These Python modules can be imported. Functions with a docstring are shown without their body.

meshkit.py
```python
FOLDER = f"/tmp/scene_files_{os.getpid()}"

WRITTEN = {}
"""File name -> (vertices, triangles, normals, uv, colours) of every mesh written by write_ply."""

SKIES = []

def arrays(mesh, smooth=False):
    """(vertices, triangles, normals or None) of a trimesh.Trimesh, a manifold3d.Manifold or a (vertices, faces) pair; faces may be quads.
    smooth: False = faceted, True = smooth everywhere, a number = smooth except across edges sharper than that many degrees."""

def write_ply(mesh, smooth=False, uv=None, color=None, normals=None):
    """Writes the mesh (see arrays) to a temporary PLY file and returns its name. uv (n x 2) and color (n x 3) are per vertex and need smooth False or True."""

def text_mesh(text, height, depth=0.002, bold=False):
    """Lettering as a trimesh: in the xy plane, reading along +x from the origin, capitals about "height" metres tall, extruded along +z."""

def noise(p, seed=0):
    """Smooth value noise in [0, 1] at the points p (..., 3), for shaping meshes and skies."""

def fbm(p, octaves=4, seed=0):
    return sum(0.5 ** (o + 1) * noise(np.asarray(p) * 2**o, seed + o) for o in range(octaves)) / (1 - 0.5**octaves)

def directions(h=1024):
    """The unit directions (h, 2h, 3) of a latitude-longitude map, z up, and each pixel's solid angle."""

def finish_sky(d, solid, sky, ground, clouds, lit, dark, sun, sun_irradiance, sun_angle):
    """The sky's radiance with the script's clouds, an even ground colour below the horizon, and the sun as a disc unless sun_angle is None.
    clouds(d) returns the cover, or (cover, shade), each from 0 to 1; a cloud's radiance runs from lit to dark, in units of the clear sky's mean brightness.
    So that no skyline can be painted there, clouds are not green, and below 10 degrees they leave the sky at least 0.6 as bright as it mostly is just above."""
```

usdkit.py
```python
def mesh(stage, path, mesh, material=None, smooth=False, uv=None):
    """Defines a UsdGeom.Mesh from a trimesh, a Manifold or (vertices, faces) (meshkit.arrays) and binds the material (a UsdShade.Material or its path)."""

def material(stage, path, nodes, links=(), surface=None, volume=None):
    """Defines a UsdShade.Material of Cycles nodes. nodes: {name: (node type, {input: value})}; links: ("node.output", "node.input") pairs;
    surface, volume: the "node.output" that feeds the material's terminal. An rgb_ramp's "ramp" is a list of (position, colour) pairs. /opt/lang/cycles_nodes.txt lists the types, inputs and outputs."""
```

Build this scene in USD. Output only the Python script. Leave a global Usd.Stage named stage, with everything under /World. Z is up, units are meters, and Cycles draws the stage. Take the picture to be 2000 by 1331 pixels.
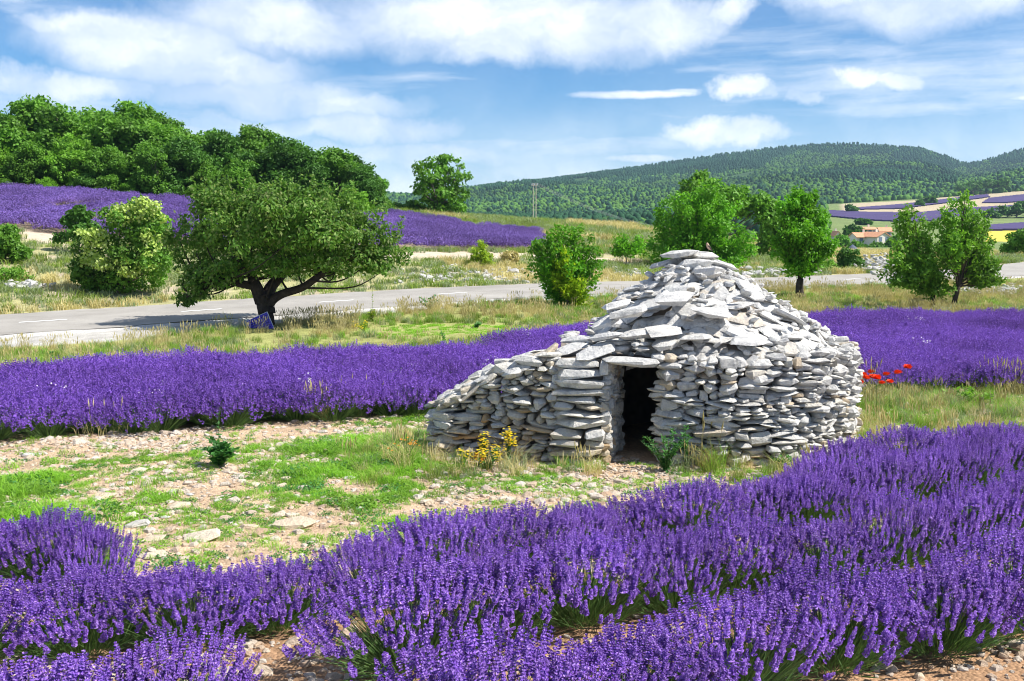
import math, random
import numpy as np, trimesh, usdkit, meshkit
import manifold3d as m3
from pxr import Usd, UsdGeom, UsdLux, UsdShade, Gf, Sdf, Vt
from scipy.spatial import ConvexHull, cKDTree
from scipy.interpolate import RBFInterpolator

stage = Usd.Stage.CreateInMemory()
UsdGeom.SetStageUpAxis(stage, 'Z')
UsdGeom.SetStageMetersPerUnit(stage, 1.0)
world = UsdGeom.Xform.Define(stage, '/World')
stage.SetDefaultPrim(world.GetPrim())
UsdGeom.Scope.Define(stage, '/World/Looks')

# ------------------------------------------------------------------ camera, sky, sun, exposure
EYE_Z = 2.78
FOCAL, APERTURE = 35.0, 36.0
F = 2000 * FOCAL / APERTURE
HORIZON = 430.0
PITCH = math.atan((665.5 - HORIZON) / F)
cam = UsdGeom.Camera.Define(stage, '/World/camera')
cam.CreateFocalLengthAttr(FOCAL); cam.CreateHorizontalApertureAttr(APERTURE)
cam.CreateVerticalApertureAttr(APERTURE * 1331 / 2000)
cam.CreateClippingRangeAttr(Gf.Vec2f(0.05, 100000.0))
cam.AddTranslateOp().Set(Gf.Vec3d(0, 0, EYE_Z)); cam.AddRotateXOp().Set(90 - math.degrees(PITCH))
EXPOSURE = 0.75
cam.CreateExposureAttr(EXPOSURE)

SUN_DIR = np.array([0.96, -0.24, 0.0]); SUN_DIR /= np.linalg.norm(SUN_DIR)
SUN_EL = math.radians(50)
SUN_DIR = np.array([SUN_DIR[0] * math.cos(SUN_EL), SUN_DIR[1] * math.cos(SUN_EL), math.sin(SUN_EL)])
sun = UsdLux.DistantLight.Define(stage, '/World/sun')
sun.CreateNormalizeAttr(True); sun.CreateIntensityAttr(1.25); sun.CreateAngleAttr(0.5); sun.CreateColorAttr(Gf.Vec3f(1.0, 0.955, 0.88))
sun.AddTransformOp().Set(Gf.Matrix4d().SetRotate(Gf.Rotation(Gf.Vec3d(0, 0, 1), Gf.Vec3d(*map(float, SUN_DIR)))))

def sky_material():
    n, l = {}, []
    n['tc'] = ('texture_coordinate', {})
    n['sky'] = ('sky_texture', {'sky_type': 'single_scattering', 'sun_disc': False, 'sun_elevation': SUN_EL,
                'sun_rotation': math.atan2(SUN_DIR[0], SUN_DIR[1]), 'air_density': 1.0, 'aerosol_density': 0.35, 'ozone_density': 2.5, 'altitude': 700.0})
    n['hsv'] = ('hsv', {'saturation': 1.05, 'value': 1.08, 'hue': 0.5})
    n['tint'] = ('vector_math', {'math_type': 'multiply', 'vector2': (.52, 1.02, 1.42)}); l += [('sky.color', 'tint.vector1'), ('tint.vector', 'hsv.color')]
    n['nd'] = ('vector_math', {'math_type': 'normalize'}); l += [('tc.generated', 'nd.vector1')]
    # wobble the direction for ragged cloud edges
    def noise(name, scale, detail, rough, src='nd.vector', stretch=None, dist=0.0):
        if stretch is not None:
            n[name + 'm'] = ('mapping', {'scale': stretch}); l.append((src, name + 'm.vector')); src = name + 'm.vector'
        n[name] = ('noise_texture', {'scale': scale, 'detail': detail, 'roughness': rough, 'distortion': dist}); l.append((src, name + '.vector'))
    def wobble(name, scale, amp, src='nd.vector', detail=6.0, rough=.62):
        noise(name + 'n', scale, detail, rough, src)
        n[name + 'c'] = ('vector_math', {'math_type': 'subtract', 'vector2': (0.5, 0.5, 0.5)}); l.append((name + 'n.color', name + 'c.vector1'))
        n[name + 's'] = ('vector_math', {'math_type': 'multiply', 'vector2': amp}); l.append((name + 'c.vector', name + 's.vector1'))
        n[name + 'd'] = ('vector_math', {'math_type': 'add'}); l.extend([(src, name + 'd.vector1'), (name + 's.vector', name + 'd.vector2')])
        return name + 'd.vector'
    puffy = wobble('wa', 11.0, (.11, .05, .060))
    streaky = wobble('wb', 4.0, (.20, .10, .020), detail=4.0)
    wispy = wobble('wc', 16.0, (.12, .05, .007))
    # thin streaks of high cloud, everywhere
    noise('ci', 2.6, 6.0, 0.56, streaky, (1.0, 1.0, 9.0))
    n['cir'] = ('map_range', {'range_type': 'smoothstep', 'from_min': 0.38, 'from_max': 0.68, 'to_min': 0.0, 'to_max': 0.70}); l.append(('ci.fac', 'cir.value'))
    # veil towards the horizon
    n['sx'] = ('separate_xyz', {}); l.append(('nd.vector', 'sx.vector'))
    n['ve'] = ('map_range', {'range_type': 'smoothstep', 'from_min': 0.14, 'from_max': -0.01, 'to_min': 0.10, 'to_max': 0.80}); l.append(('sx.z', 've.value'))
    n['cv'] = ('math', {'math_type': 'maximum'}); l += [('cir.result', 'cv.value1'), ('ve.result', 'cv.value2')]
    # broken cumulus overhead and all round
    noise('cu', 3.0, 7.0, 0.58, 'nd.vector', (1.0, 1.0, 2.4))
    n['cur'] = ('map_range', {'range_type': 'smoothstep', 'from_min': 0.60, 'from_max': 0.74, 'to_min': 0.0, 'to_max': 0.75}); l.append(('cu.fac', 'cur.value'))
    def smax(a, b, name):
        n[name] = ('math', {'math_type': 'maximum'}); l.extend([(a, name + '.value1'), (b, name + '.value2')]); return name + '.value'
    cover = smax('cv.value', 'cur.result', 'mx0')
    # cloud banks: picture direction of the centre, radii in radians, strength
    banks = [(560, 60, .12, .034, .95), (900, 30, .16, .042, 1.0), (1120, 55, .14, .036, 1.0), (1270, 50, .08, .030, 1.0), (960, 90, .06, .022, .9), (300, 110, .10, .030, 1.0), (210, 85, .06, .018, .9), (430, 150, .12, .024, .85), (1830, 25, .12, .030, .95), (1740, 5, .12, .020, .95), (1420, 30, .03, .014, .8),
             (520, 195, .12, .022, .75), (680, 215, .09, .016, .75), (730, 255, .10, .018, .85), (90, 190, .16, .015, .8), (500, 250, .2, .014, .55), (850, 300, .16, .016, .7), (1440, 178, .024, .015, .95), (1480, 190, .012, .01, .6), (1650, 165, .036, .013, 1.0), (1730, 172, .036, .013, .95),
             (1370, 258, .034, .017, 1.0), (1440, 268, .040, .014, .9), (1545, 207, .022, .010, .7), (1225, 187, .065, .0042, .95), (1300, 183, .03, .003, .6), (1265, 312, .050, .0050, .95), (970, 320, .016, .008, .4), (50, 20, .045, .016, .6), (1150, 285, .09, .008, .45), (1990, 217, .028, .0035, .8), (1950, 165, .07, .006, .4)]
    for i, (px, py, ra, re, st) in enumerate(banks):
        az = math.atan((px - 1000) / F); t = (665.5 - py) / F
        el = math.atan(t) - PITCH
        c = np.array([math.sin(az) * math.cos(el), math.cos(az) * math.cos(el), math.sin(el)])
        a = f'b{i}'
        thin = re < .0065
        n[a + 's'] = ('vector_math', {'math_type': 'subtract', 'vector2': tuple(c)}); l.append((wispy if thin else puffy, a + 's.vector1'))
        n[a + 'k'] = ('vector_math', {'math_type': 'multiply', 'vector2': (1 / ra, 1 / max(ra, .1), 1 / re)}); l.append((a + 's.vector', a + 'k.vector1'))
        n[a + 'l'] = ('vector_math', {'math_type': 'length'}); l.append((a + 'k.vector', a + 'l.vector1'))
        n[a + 'r'] = ('map_range', {'range_type': 'smoothstep', 'from_min': 1.32, 'from_max': 0.30, 'to_min': 0.0, 'to_max': st}); l.append((a + 'l.value', a + 'r.value'))
        cover = smax(cover, a + 'r.result', f'mx{i + 1}')
    # light and dark inside the cloud
    noise('sh', 7.0, 5.0, 0.6, puffy, (1.0, 1.0, 2.0))
    n['shr'] = ('rgb_ramp', {'ramp': [(0.34, (9.6, 10.9, 13.2)), (0.50, (12.6, 13.4, 14.6)), (0.62, (15.5, 15.7, 15.8))]}); l.append(('sh.fac', 'shr.fac'))
    noise('ft', 14.0, 6.0, 0.62, puffy, (1.0, 1.0, 1.8))
    n['ftr'] = ('map_range', {'from_min': 0.32, 'from_max': 0.58, 'to_min': 0.72, 'to_max': 1.0, 'clamp': True}); l.append(('ft.fac', 'ftr.value'))
    n['cov'] = ('math', {'math_type': 'multiply'}); l += [(cover, 'cov.value1'), ('ftr.result', 'cov.value2')]
    n['mix'] = ('mix_color', {'use_clamp': False}); l += [('cov.value', 'mix.fac'), ('hsv.color', 'mix.a'), ('shr.color', 'mix.b')]
    n['bg'] = ('background_shader', {'strength': 0.051}); l.append(('mix.result', 'bg.color'))
    return usdkit.material(stage, '/World/Looks/sky_look', n, l, surface='bg.background')

dome = UsdLux.DomeLight.Define(stage, '/World/sky')
UsdShade.MaterialBindingAPI.Apply(dome.GetPrim()).Bind(sky_material())
dome.GetPrim().SetCustomDataByKey('label', 'blue summer sky with white streaky and fluffy clouds'); dome.GetPrim().SetCustomDataByKey('kind', 'structure')
dome.GetPrim().SetCustomDataByKey('category', 'sky')

# ------------------------------------------------------------------ helpers
def ray(px, py):
    a, b = (px - 1000) / F, (665.5 - py) / F
    cp, sp = math.cos(PITCH), math.sin(PITCH)
    return np.array([a, cp + b * sp, -sp + b * cp])          # not normalised

def at_depth(px, py, Y):
    d = ray(px, py)
    return np.array([0, 0, EYE_Z]) + d * (Y / d[1])

def project(P):
    P = np.asarray(P, float); d = P - np.array([0, 0, EYE_Z])
    cp, sp = math.cos(PITCH), math.sin(PITCH)
    w = d[..., 1] * cp - d[..., 2] * sp
    w = np.where(w > 1e-3, w, 1e-3)
    return 1000 + F * d[..., 0] / w, 665.5 - F * (d[..., 1] * sp + d[..., 2] * cp) / w

_used = {}
def numbered(parent, name):
    k = (parent, name); c = _used.get(k, 0); _used[k] = c + 1
    return f'{parent}/{name}' if c == 0 else f'{parent}/{name}_{c:03d}'

def tag(prim, label=None, category=None, group=None, kind=None):
    prim = prim.GetPrim()
    for k, v in (('label', label), ('category', category), ('group', group), ('kind', kind)):
        if v: prim.SetCustomDataByKey(k, v)
    return prim

def thing(name, label, category, loc=(0, 0, 0), rotz=0.0, scale=None, group=None, kind=None):
    x = UsdGeom.Xform.Define(stage, numbered('/World', name))
    x.AddTranslateOp().Set(Gf.Vec3d(*map(float, loc)))
    x.AddRotateZOp().Set(float(rotz))
    if scale is not None:
        s = scale if np.ndim(scale) else (scale,) * 3
        x.AddScaleOp().Set(Gf.Vec3f(*map(float, s)))
    return tag(x, label, category, group, kind)

def give_random(m, seed=0):
    """A random number per loose piece of a mesh, for its tone."""
    pr = UsdGeom.Mesh(m); f = np.array(pr.GetFaceVertexIndicesAttr().Get()).reshape(-1, 3); n = len(pr.GetPointsAttr().Get())
    from scipy.sparse import coo_matrix
    from scipy.sparse.csgraph import connected_components
    e = np.vstack([f[:, :2], f[:, 1:]])
    k, lab = connected_components(coo_matrix((np.ones(len(e), np.int8), (e[:, 0], e[:, 1])), shape=(n, n)), directed=False)
    r = np.random.default_rng(k + n + seed).uniform(0, 1, k)[lab]
    UsdGeom.PrimvarsAPI(pr).CreatePrimvar('piece', Sdf.ValueTypeNames.FloatArray, 'vertex').Set(Vt.FloatArray.FromNumpy(r.astype(np.float32)))

def obj(name, mesh, material, parent=None, smooth=False, kind=None, label=None):
    base = '/World' if parent is None else str(parent.GetPath())
    m = usdkit.mesh(stage, numbered(base, name), mesh, material, smooth)
    if smooth is False: give_random(m)
    if kind: m.GetPrim().SetCustomDataByKey('kind', kind)
    if label: m.GetPrim().SetCustomDataByKey('label', label)
    return m.GetPrim()

def copy_of(src, name, label, category, loc, rotz=0.0, scale=1.0, group=None):
    x = UsdGeom.Xform.Define(stage, numbered('/World', name))
    x.AddTranslateOp().Set(Gf.Vec3d(*map(float, loc))); x.AddRotateZOp().Set(float(rotz))
    s = scale if np.ndim(scale) else (scale,) * 3
    x.AddScaleOp().Set(Gf.Vec3f(*map(float, s)))
    p = x.GetPrim()
    p.GetReferences().AddInternalReference(src if isinstance(src, Sdf.Path) else src.GetPath())
    p.SetInstanceable(True)
    return tag(p, label, category, group)

def class_prim(name):
    return stage.CreateClassPrim('/World/' + name)

def scatter(name, protos, pos, rotz, scale, idx, label=None, category=None, kind='stuff', parent=None, tilt=None, group=None):
    """protos: list of lists of (part name, mesh, material)."""
    path = numbered('/World' if parent is None else str(parent.GetPath()), name)
    pi = UsdGeom.PointInstancer.Define(stage, path)
    rel = []
    for k, parts in enumerate(protos):
        pp = f'{path}/shapes/shape_{k:03d}'
        UsdGeom.Xform.Define(stage, pp)
        for pn, me, ma, sm in parts:
            give_random(usdkit.mesh(stage, f'{pp}/{pn}', me, ma, sm))
        rel.append(Sdf.Path(pp))
    pi.CreatePrototypesRel().SetTargets(rel)
    pos = np.asarray(pos, np.float32)
    pi.CreatePositionsAttr(Vt.Vec3fArray.FromNumpy(pos))
    pi.CreateProtoIndicesAttr(Vt.IntArray.FromNumpy(np.asarray(idx, np.int32)))
    sc = np.asarray(scale, np.float32)
    if sc.ndim == 1: sc = np.repeat(sc[:, None], 3, 1)
    pi.CreateScalesAttr(Vt.Vec3fArray.FromNumpy(np.ascontiguousarray(sc)))
    h = np.asarray(rotz, float) / 2
    q = np.stack([np.cos(h), 0 * h, 0 * h, np.sin(h)], 1)
    if tilt is not None:                                     # tilt about a random horizontal axis
        th, ph = tilt
        qt = np.stack([np.cos(th / 2), np.sin(th / 2) * np.cos(ph), np.sin(th / 2) * np.sin(ph), 0 * th], 1)
        w0, x0, y0, z0 = qt.T; w1, x1, y1, z1 = q.T
        q = np.stack([w0*w1 - x0*x1 - y0*y1 - z0*z1, w0*x1 + x0*w1 + y0*z1 - z0*y1, w0*y1 - x0*z1 + y0*w1 + z0*x1, w0*z1 + x0*y1 - y0*x1 + z0*w1], 1)
    pi.CreateOrientationsAttr(Vt.QuathArray([Gf.Quath(float(a), float(b), float(c), float(d)) for a, b, c, d in q]))
    return tag(pi, label, category, group, kind)

def join(parts):
    vs, fs, n = [], [], 0
    for v, f in parts:
        vs.append(v); fs.append(np.asarray(f) + n); n += len(v)
    return np.vstack(vs), np.vstack(fs)

def tube(points, radii, sides=7, cap=True):
    p = np.asarray(points, float); r = np.broadcast_to(radii, (len(p),)).astype(float)
    t = np.gradient(p, axis=0); t /= np.linalg.norm(t, axis=1, keepdims=True) + 1e-12
    ref = np.array([0, 0, 1.0]) if abs(t[:, 2]).mean() < .8 else np.array([1.0, 0, 0])
    a = np.cross(t, ref); a /= np.linalg.norm(a, axis=1, keepdims=True) + 1e-12
    b = np.cross(t, a); ang = np.arange(sides) * 2 * np.pi / sides
    v = p[:, None] + r[:, None, None] * (np.cos(ang)[None, :, None] * a[:, None] + np.sin(ang)[None, :, None] * b[:, None])
    i, j = np.meshgrid(np.arange(len(p) - 1), np.arange(sides), indexing='ij')
    q = np.stack([i * sides + j, i * sides + (j + 1) % sides, (i + 1) * sides + (j + 1) % sides, (i + 1) * sides + j], -1).reshape(-1, 4)
    f = np.vstack([q[:, [0, 2, 1]], q[:, [0, 3, 2]]])
    v = v.reshape(-1, 3)
    if cap:
        v = np.vstack([v, p[:1], p[-1:]]); n = len(v)
        k = np.arange(sides); k2 = (k + 1) % sides; o = (len(p) - 1) * sides
        f = np.vstack([f, np.stack([np.full(sides, n - 2), k, k2], 1), np.stack([np.full(sides, n - 1), o + k2, o + k], 1)])
    return v, f

def curve(pts, n=10):
    """Catmull-Rom through pts."""
    p = np.asarray(pts, float); p = np.vstack([2 * p[0] - p[1], p, 2 * p[-1] - p[-2]]); out = []
    for i in range(1, len(p) - 2):
        for t in np.linspace(0, 1, n, endpoint=False):
            a, b, c, d = p[i - 1:i + 3]
            out.append(.5 * (2 * b + (c - a) * t + (2 * a - 5 * b + 4 * c - d) * t * t + (3 * b - a - 3 * c + d) * t ** 3))
    return np.vstack([out, p[-2]])

def box(cx, cy, cz, sx, sy, sz):
    m = trimesh.creation.box([sx, sy, sz]); m.apply_translation([cx, cy, cz]); return np.array(m.vertices), np.array(m.faces)

ORD = 'first second third fourth fifth sixth seventh eighth ninth tenth eleventh twelfth thirteenth fourteenth fifteenth sixteenth seventeenth eighteenth nineteenth twentieth'.split()
def nth(i): return ORD[i] if i < 20 else 'twenty-' + ORD[i - 20] if i < 29 else 'thirtieth' if i == 29 else 'thirty-' + ORD[i - 30]

def unit(v):
    return v / (np.linalg.norm(v, axis=-1, keepdims=True) + 1e-12)

def leaf_cards(P, N, L, W, rng, fold=.18, droop=0.0):
    """Folded rhombus leaves: P base points, N outward normals, L lengths, W half widths."""
    n = len(P); N = unit(N)
    t = unit(np.cross(N, rng.normal(size=(n, 3)))); t[:, 2] -= droop; t = unit(t)
    b = unit(np.cross(N, t)); L = np.broadcast_to(L, n)[:, None]; W = np.broadcast_to(W, n)[:, None]
    nn = unit(np.cross(t, b))
    v = np.stack([P, P + .45 * L * t + W * b + fold * W * nn, P + L * t, P + .45 * L * t - W * b + fold * W * nn], 1).reshape(-1, 3)
    k = np.arange(n)[:, None] * 4
    return v, np.vstack([k + [0, 1, 2], k + [0, 2, 3]])

def leaf_cards_oriented(P, t, N, L, W, fold=.2):
    n = len(P); t = unit(t); b = unit(np.cross(N, t)); nn = unit(np.cross(t, b))
    L = np.broadcast_to(L, n)[:, None]; W = np.broadcast_to(W, n)[:, None]
    v = np.stack([P, P + .42 * L * t + W * b + fold * W * nn, P + L * t, P + .42 * L * t - W * b + fold * W * nn], 1).reshape(-1, 3)
    k = np.arange(n)[:, None] * 4
    return v, np.vstack([k + [0, 1, 2], k + [0, 2, 3]])

def blades(P, H, lean, width, rng, bend=.5):
    """Grass blades: tapered, bent strips of 3 triangles."""
    n = len(P); ph = rng.uniform(0, 2 * np.pi, n); d = np.stack([np.cos(ph), np.sin(ph), 0 * ph], 1)
    s = np.stack([-np.sin(ph), np.cos(ph), 0 * ph], 1); yaw = rng.uniform(-.9, .9, n)[:, None]
    s = unit(s + d * yaw)
    H = np.broadcast_to(H, n)[:, None]; lean = np.broadcast_to(lean, n)[:, None]; w = np.broadcast_to(width, n)[:, None]
    up = np.array([0, 0, 1.0])
    m = P + up * H * .55 + d * lean * H * .3
    tip = P + up * H * (1 - .25 * lean) + d * lean * H * (1 + bend * .4)
    v = np.stack([P - s * w, P + s * w, m - s * w * .75, m + s * w * .75, tip], 1).reshape(-1, 3)
    k = np.arange(n)[:, None] * 5
    return v, np.vstack([k + [0, 1, 3], k + [0, 3, 2], k + [2, 3, 4]])

# ------------------------------------------------------------------ materials
def foliage(name, cols, transl=.35, rough=.55, spec=.3, tcol=1.5, pscale=1.2, pvar=.35):
    n = {'g': ('geometry', {}), 'isl': ('attribute', {'attribute': 'piece'}), 'o': ('object_info', {}), 'a': ('math', {'math_type': 'add'}), 'fr': ('math', {'math_type': 'fraction'}),
         'r': ('rgb_ramp', {'ramp': [(i / (len(cols) - 1), c) for i, c in enumerate(cols)]}),
         'no': ('noise_texture', {'scale': pscale, 'detail': 2.0}), 'mr': ('map_range', {'from_min': .3, 'from_max': .7, 'to_min': 1 - pvar, 'to_max': 1 + pvar}),
         'sc': ('vector_math', {'math_type': 'scale'}),
         'p': ('principled_bsdf', {'roughness': rough, 'specular_ior_level': spec}), 't': ('translucent_bsdf', {}), 'sc2': ('vector_math', {'math_type': 'multiply', 'vector2': (tcol, tcol * 1.05, tcol * .6)}),
         'm': ('mix_closure', {'fac': transl})}
    l = [('isl.fac', 'a.value1'), ('o.random', 'a.value2'), ('a.value', 'fr.value1'), ('fr.value', 'r.fac'), ('g.position', 'no.vector'), ('no.fac', 'mr.value'),
         ('r.color', 'sc.vector1'), ('mr.result', 'sc.scale'), ('sc.vector', 'p.base_color'), ('sc.vector', 'sc2.vector1'), ('sc2.vector', 't.color'), ('p.BSDF', 'm.closure1'), ('t.BSDF', 'm.closure2')]
    return usdkit.material(stage, '/World/Looks/' + name, n, l, surface='m.closure')

def plain(name, color, rough=.8, spec=.3, var=.25, scale=4.0, bump=0.0, bscale=30.0, metallic=0.0):
    c = np.array(color)
    n = {'g': ('geometry', {}), 'no': ('noise_texture', {'scale': scale, 'detail': 4.0, 'roughness': .6}),
         'r': ('rgb_ramp', {'ramp': [(.3, tuple(c * (1 - var))), (.7, tuple(np.minimum(c * (1 + var), .95)))]}),
         'p': ('principled_bsdf', {'roughness': rough, 'specular_ior_level': spec, 'metallic': metallic})}
    l = [('g.position', 'no.vector'), ('no.fac', 'r.fac'), ('r.color', 'p.base_color')]
    if bump:
        n['bn'] = ('noise_texture', {'scale': bscale, 'detail': 5.0, 'roughness': .65}); n['b'] = ('bump', {'strength': min(1, bump), 'distance': .03})
        l += [('g.position', 'bn.vector'), ('bn.fac', 'b.height'), ('b.normal', 'p.normal')]
    return usdkit.material(stage, '/World/Looks/' + name, n, l, surface='p.BSDF')

def rock(name, cols, stain=(.33, .33, .33), bscale=22.0, bump=.8, stain_amount=.5):
    """Broken limestone: tone per piece, lichen blotches, pitted relief."""
    n = {'g': ('geometry', {}), 'isl': ('attribute', {'attribute': 'piece'}), 'o': ('object_info', {}), 'a': ('math', {'math_type': 'add'}), 'fr': ('math', {'math_type': 'fraction'}),
         'r': ('rgb_ramp', {'ramp': cols}),
         'n1': ('noise_texture', {'scale': 9.0, 'detail': 6.0, 'roughness': .65}), 'r1': ('map_range', {'from_min': .5, 'from_max': .68, 'to_min': 0.0, 'to_max': stain_amount}),
         'mx': ('mix_color', {'b': stain}),
         'n2': ('noise_texture', {'scale': 60.0, 'detail': 4.0, 'roughness': .7}), 'r2': ('map_range', {'from_min': .3, 'from_max': .7, 'to_min': .82, 'to_max': 1.14}), 'sc': ('vector_math', {'math_type': 'scale'}),
         'n3': ('noise_texture', {'scale': bscale, 'detail': 7.0, 'roughness': .68}), 'b': ('bump', {'strength': bump, 'distance': .05}),
         'p': ('principled_bsdf', {'roughness': .92, 'specular_ior_level': .15})}
    l = [('isl.fac', 'a.value1'), ('o.random', 'a.value2'), ('a.value', 'fr.value1'), ('fr.value', 'r.fac'), ('g.position', 'n1.vector'), ('n1.fac', 'r1.value'), ('r1.result', 'mx.fac'), ('r.color', 'mx.a'),
         ('g.position', 'n2.vector'), ('n2.fac', 'r2.value'), ('mx.result', 'sc.vector1'), ('r2.result', 'sc.scale'), ('sc.vector', 'p.base_color'), ('g.position', 'n3.vector'), ('n3.fac', 'b.height'), ('b.normal', 'p.normal')]
    return usdkit.material(stage, '/World/Looks/' + name, n, l, surface='p.BSDF')

M = {}
M['limestone'] = rock('limestone', [(0, (.58, .56, .52)), (.3, (.51, .50, .475)), (.6, (.63, .61, .565)), (.88, (.55, .52, .455)), (.95, (.50, .43, .33)), (1, (.45, .34, .22))], (.27, .27, .28), stain_amount=.75)
M['limestone_dome'] = rock('limestone_dome', [(0, (.60, .59, .56)), (.35, (.53, .52, .50)), (.7, (.66, .645, .61)), (.95, (.58, .55, .50)), (1, (.54, .47, .38))], (.27, .27, .28), stain_amount=.75)
M['limestone_warm'] = rock('limestone_warm', [(0, (.54, .50, .43)), (.4, (.50, .46, .40)), (.7, (.56, .47, .34)), (.9, (.50, .36, .21)), (1, (.45, .29, .14))], (.32, .28, .24), stain_amount=.5)
M['tan_stone'] = rock('tan_stone', [(0, (.62, .51, .37)), (.5, (.68, .59, .46)), (1, (.58, .45, .31))], (.45, .38, .30), stain_amount=.35)
M['rubble'] = rock('rubble', [(0, (0.484, 0.476, 0.452)), (.5, (0.562, 0.546, 0.515)), (1, (0.406, 0.390, 0.359))], (0.312, 0.312, 0.312))
M['gravel'] = rock('gravel', [(0, (0.484, 0.367, 0.265)), (.4, (0.562, 0.468, 0.367)), (.7, (0.546, 0.491, 0.429)), (1, (0.406, 0.281, 0.187))], (0.390, 0.312, 0.234), stain_amount=.2)
M['core'] = plain('core', (.20, .17, .14), .95, .1)
M['lav_near'] = foliage('lav_near', [(0.110, 0.044, 0.320), (0.244, 0.104, 0.550), (0.157, 0.064, 0.430), (0.336, 0.177, 0.620), (0.087, 0.031, 0.240), (0.418, 0.250, 0.700), (0.186, 0.075, 0.440)], .16, .6, .2, 1.25, 2.5, .2)
M['lav_mid'] = foliage('lav_mid', [(0.139, 0.060, 0.370), (0.232, 0.109, 0.540), (0.174, 0.075, 0.450), (0.302, 0.161, 0.580)], .3, .7, .15, 1.2, .35, .22)
M['lav_far'] = foliage('lav_far', [(.16, .095, .36), (.22, .14, .45), (.19, .115, .39), (.24, .17, .44)], .25, .8, .1, 1.2, .25, .25)
M['lav_stem'] = foliage('lav_stem', [(.08, .15, .045), (.13, .22, .07), (.10, .18, .055)], .3, .6, .25, 1.3, 2.0, .2)
M['lav_leaf'] = foliage('lav_leaf', [(.07, .15, .045), (.12, .23, .07), (.095, .19, .055)], .25, .6, .25, 1.3, 2.0, .3)
M['grass_green'] = foliage('grass_green', [(.14, .30, .03), (.20, .38, .04), (.17, .34, .035), (.26, .41, .06)], .4, .5, .3, 1.35, .8, .25)
M['grass_bright'] = foliage('grass_bright', [(.20, .43, .03), (.27, .50, .04), (.23, .46, .035)], .4, .5, .3, 1.25, .8, .2)
M['grass_olive'] = foliage('grass_olive', [(.16, .245, .04), (.22, .30, .055), (.14, .235, .035), (.28, .32, .08)], .35, .6, .2, 1.3, .5, .3)
M['grass_dry'] = foliage('grass_dry', [(.52, .44, .19), (.60, .52, .26), (.44, .37, .14), (.64, .58, .36)], .3, .7, .15, 1.1, .6, .2)
M['grass_grey'] = foliage('grass_grey', [(.23, .29, .15), (.30, .35, .20), (.19, .26, .11)], .3, .7, .15, 1.1, .6, .2)
M['cherry_leaf'] = foliage('cherry_leaf', [(.062, .145, .019), (.10, .215, .027), (.08, .18, .022), (.17, .29, .05), (.21, .25, .09)], .34, .55, .22, 1.5, .7, .3)
M['oak_leaf'] = foliage('oak_leaf', [(.075, .185, .018), (.12, .27, .026), (.095, .225, .02), (.17, .34, .04)], .35, .55, .3, 1.45, .3, .35)
M['oak_leaf_light'] = foliage('oak_leaf_light', [(.12, .27, .022), (.17, .35, .03), (.145, .31, .025)], .35, .55, .3, 1.4, .3, .3)
M['dark_leaf'] = foliage('dark_leaf', [(.05, .135, .018), (.075, .185, .024), (.06, .155, .02)], .3, .55, .3, 1.45, .4, .3)
M['bright_leaf'] = foliage('bright_leaf', [(.085, .25, .012), (.13, .34, .018), (.10, .29, .014), (.17, .38, .02)], .4, .5, .3, 1.4, .7, .3)
M['yellow_leaf'] = foliage('yellow_leaf', [(.20, .34, .015), (.28, .42, .02), (.34, .42, .02)], .4, .5, .3, 1.3, .7, .25)
M['olive_leaf'] = foliage('olive_leaf', [(.10, .23, .022), (.15, .30, .03), (.12, .26, .025), (.19, .34, .05)], .4, .5, .3, 1.4, .7, .3)
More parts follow.
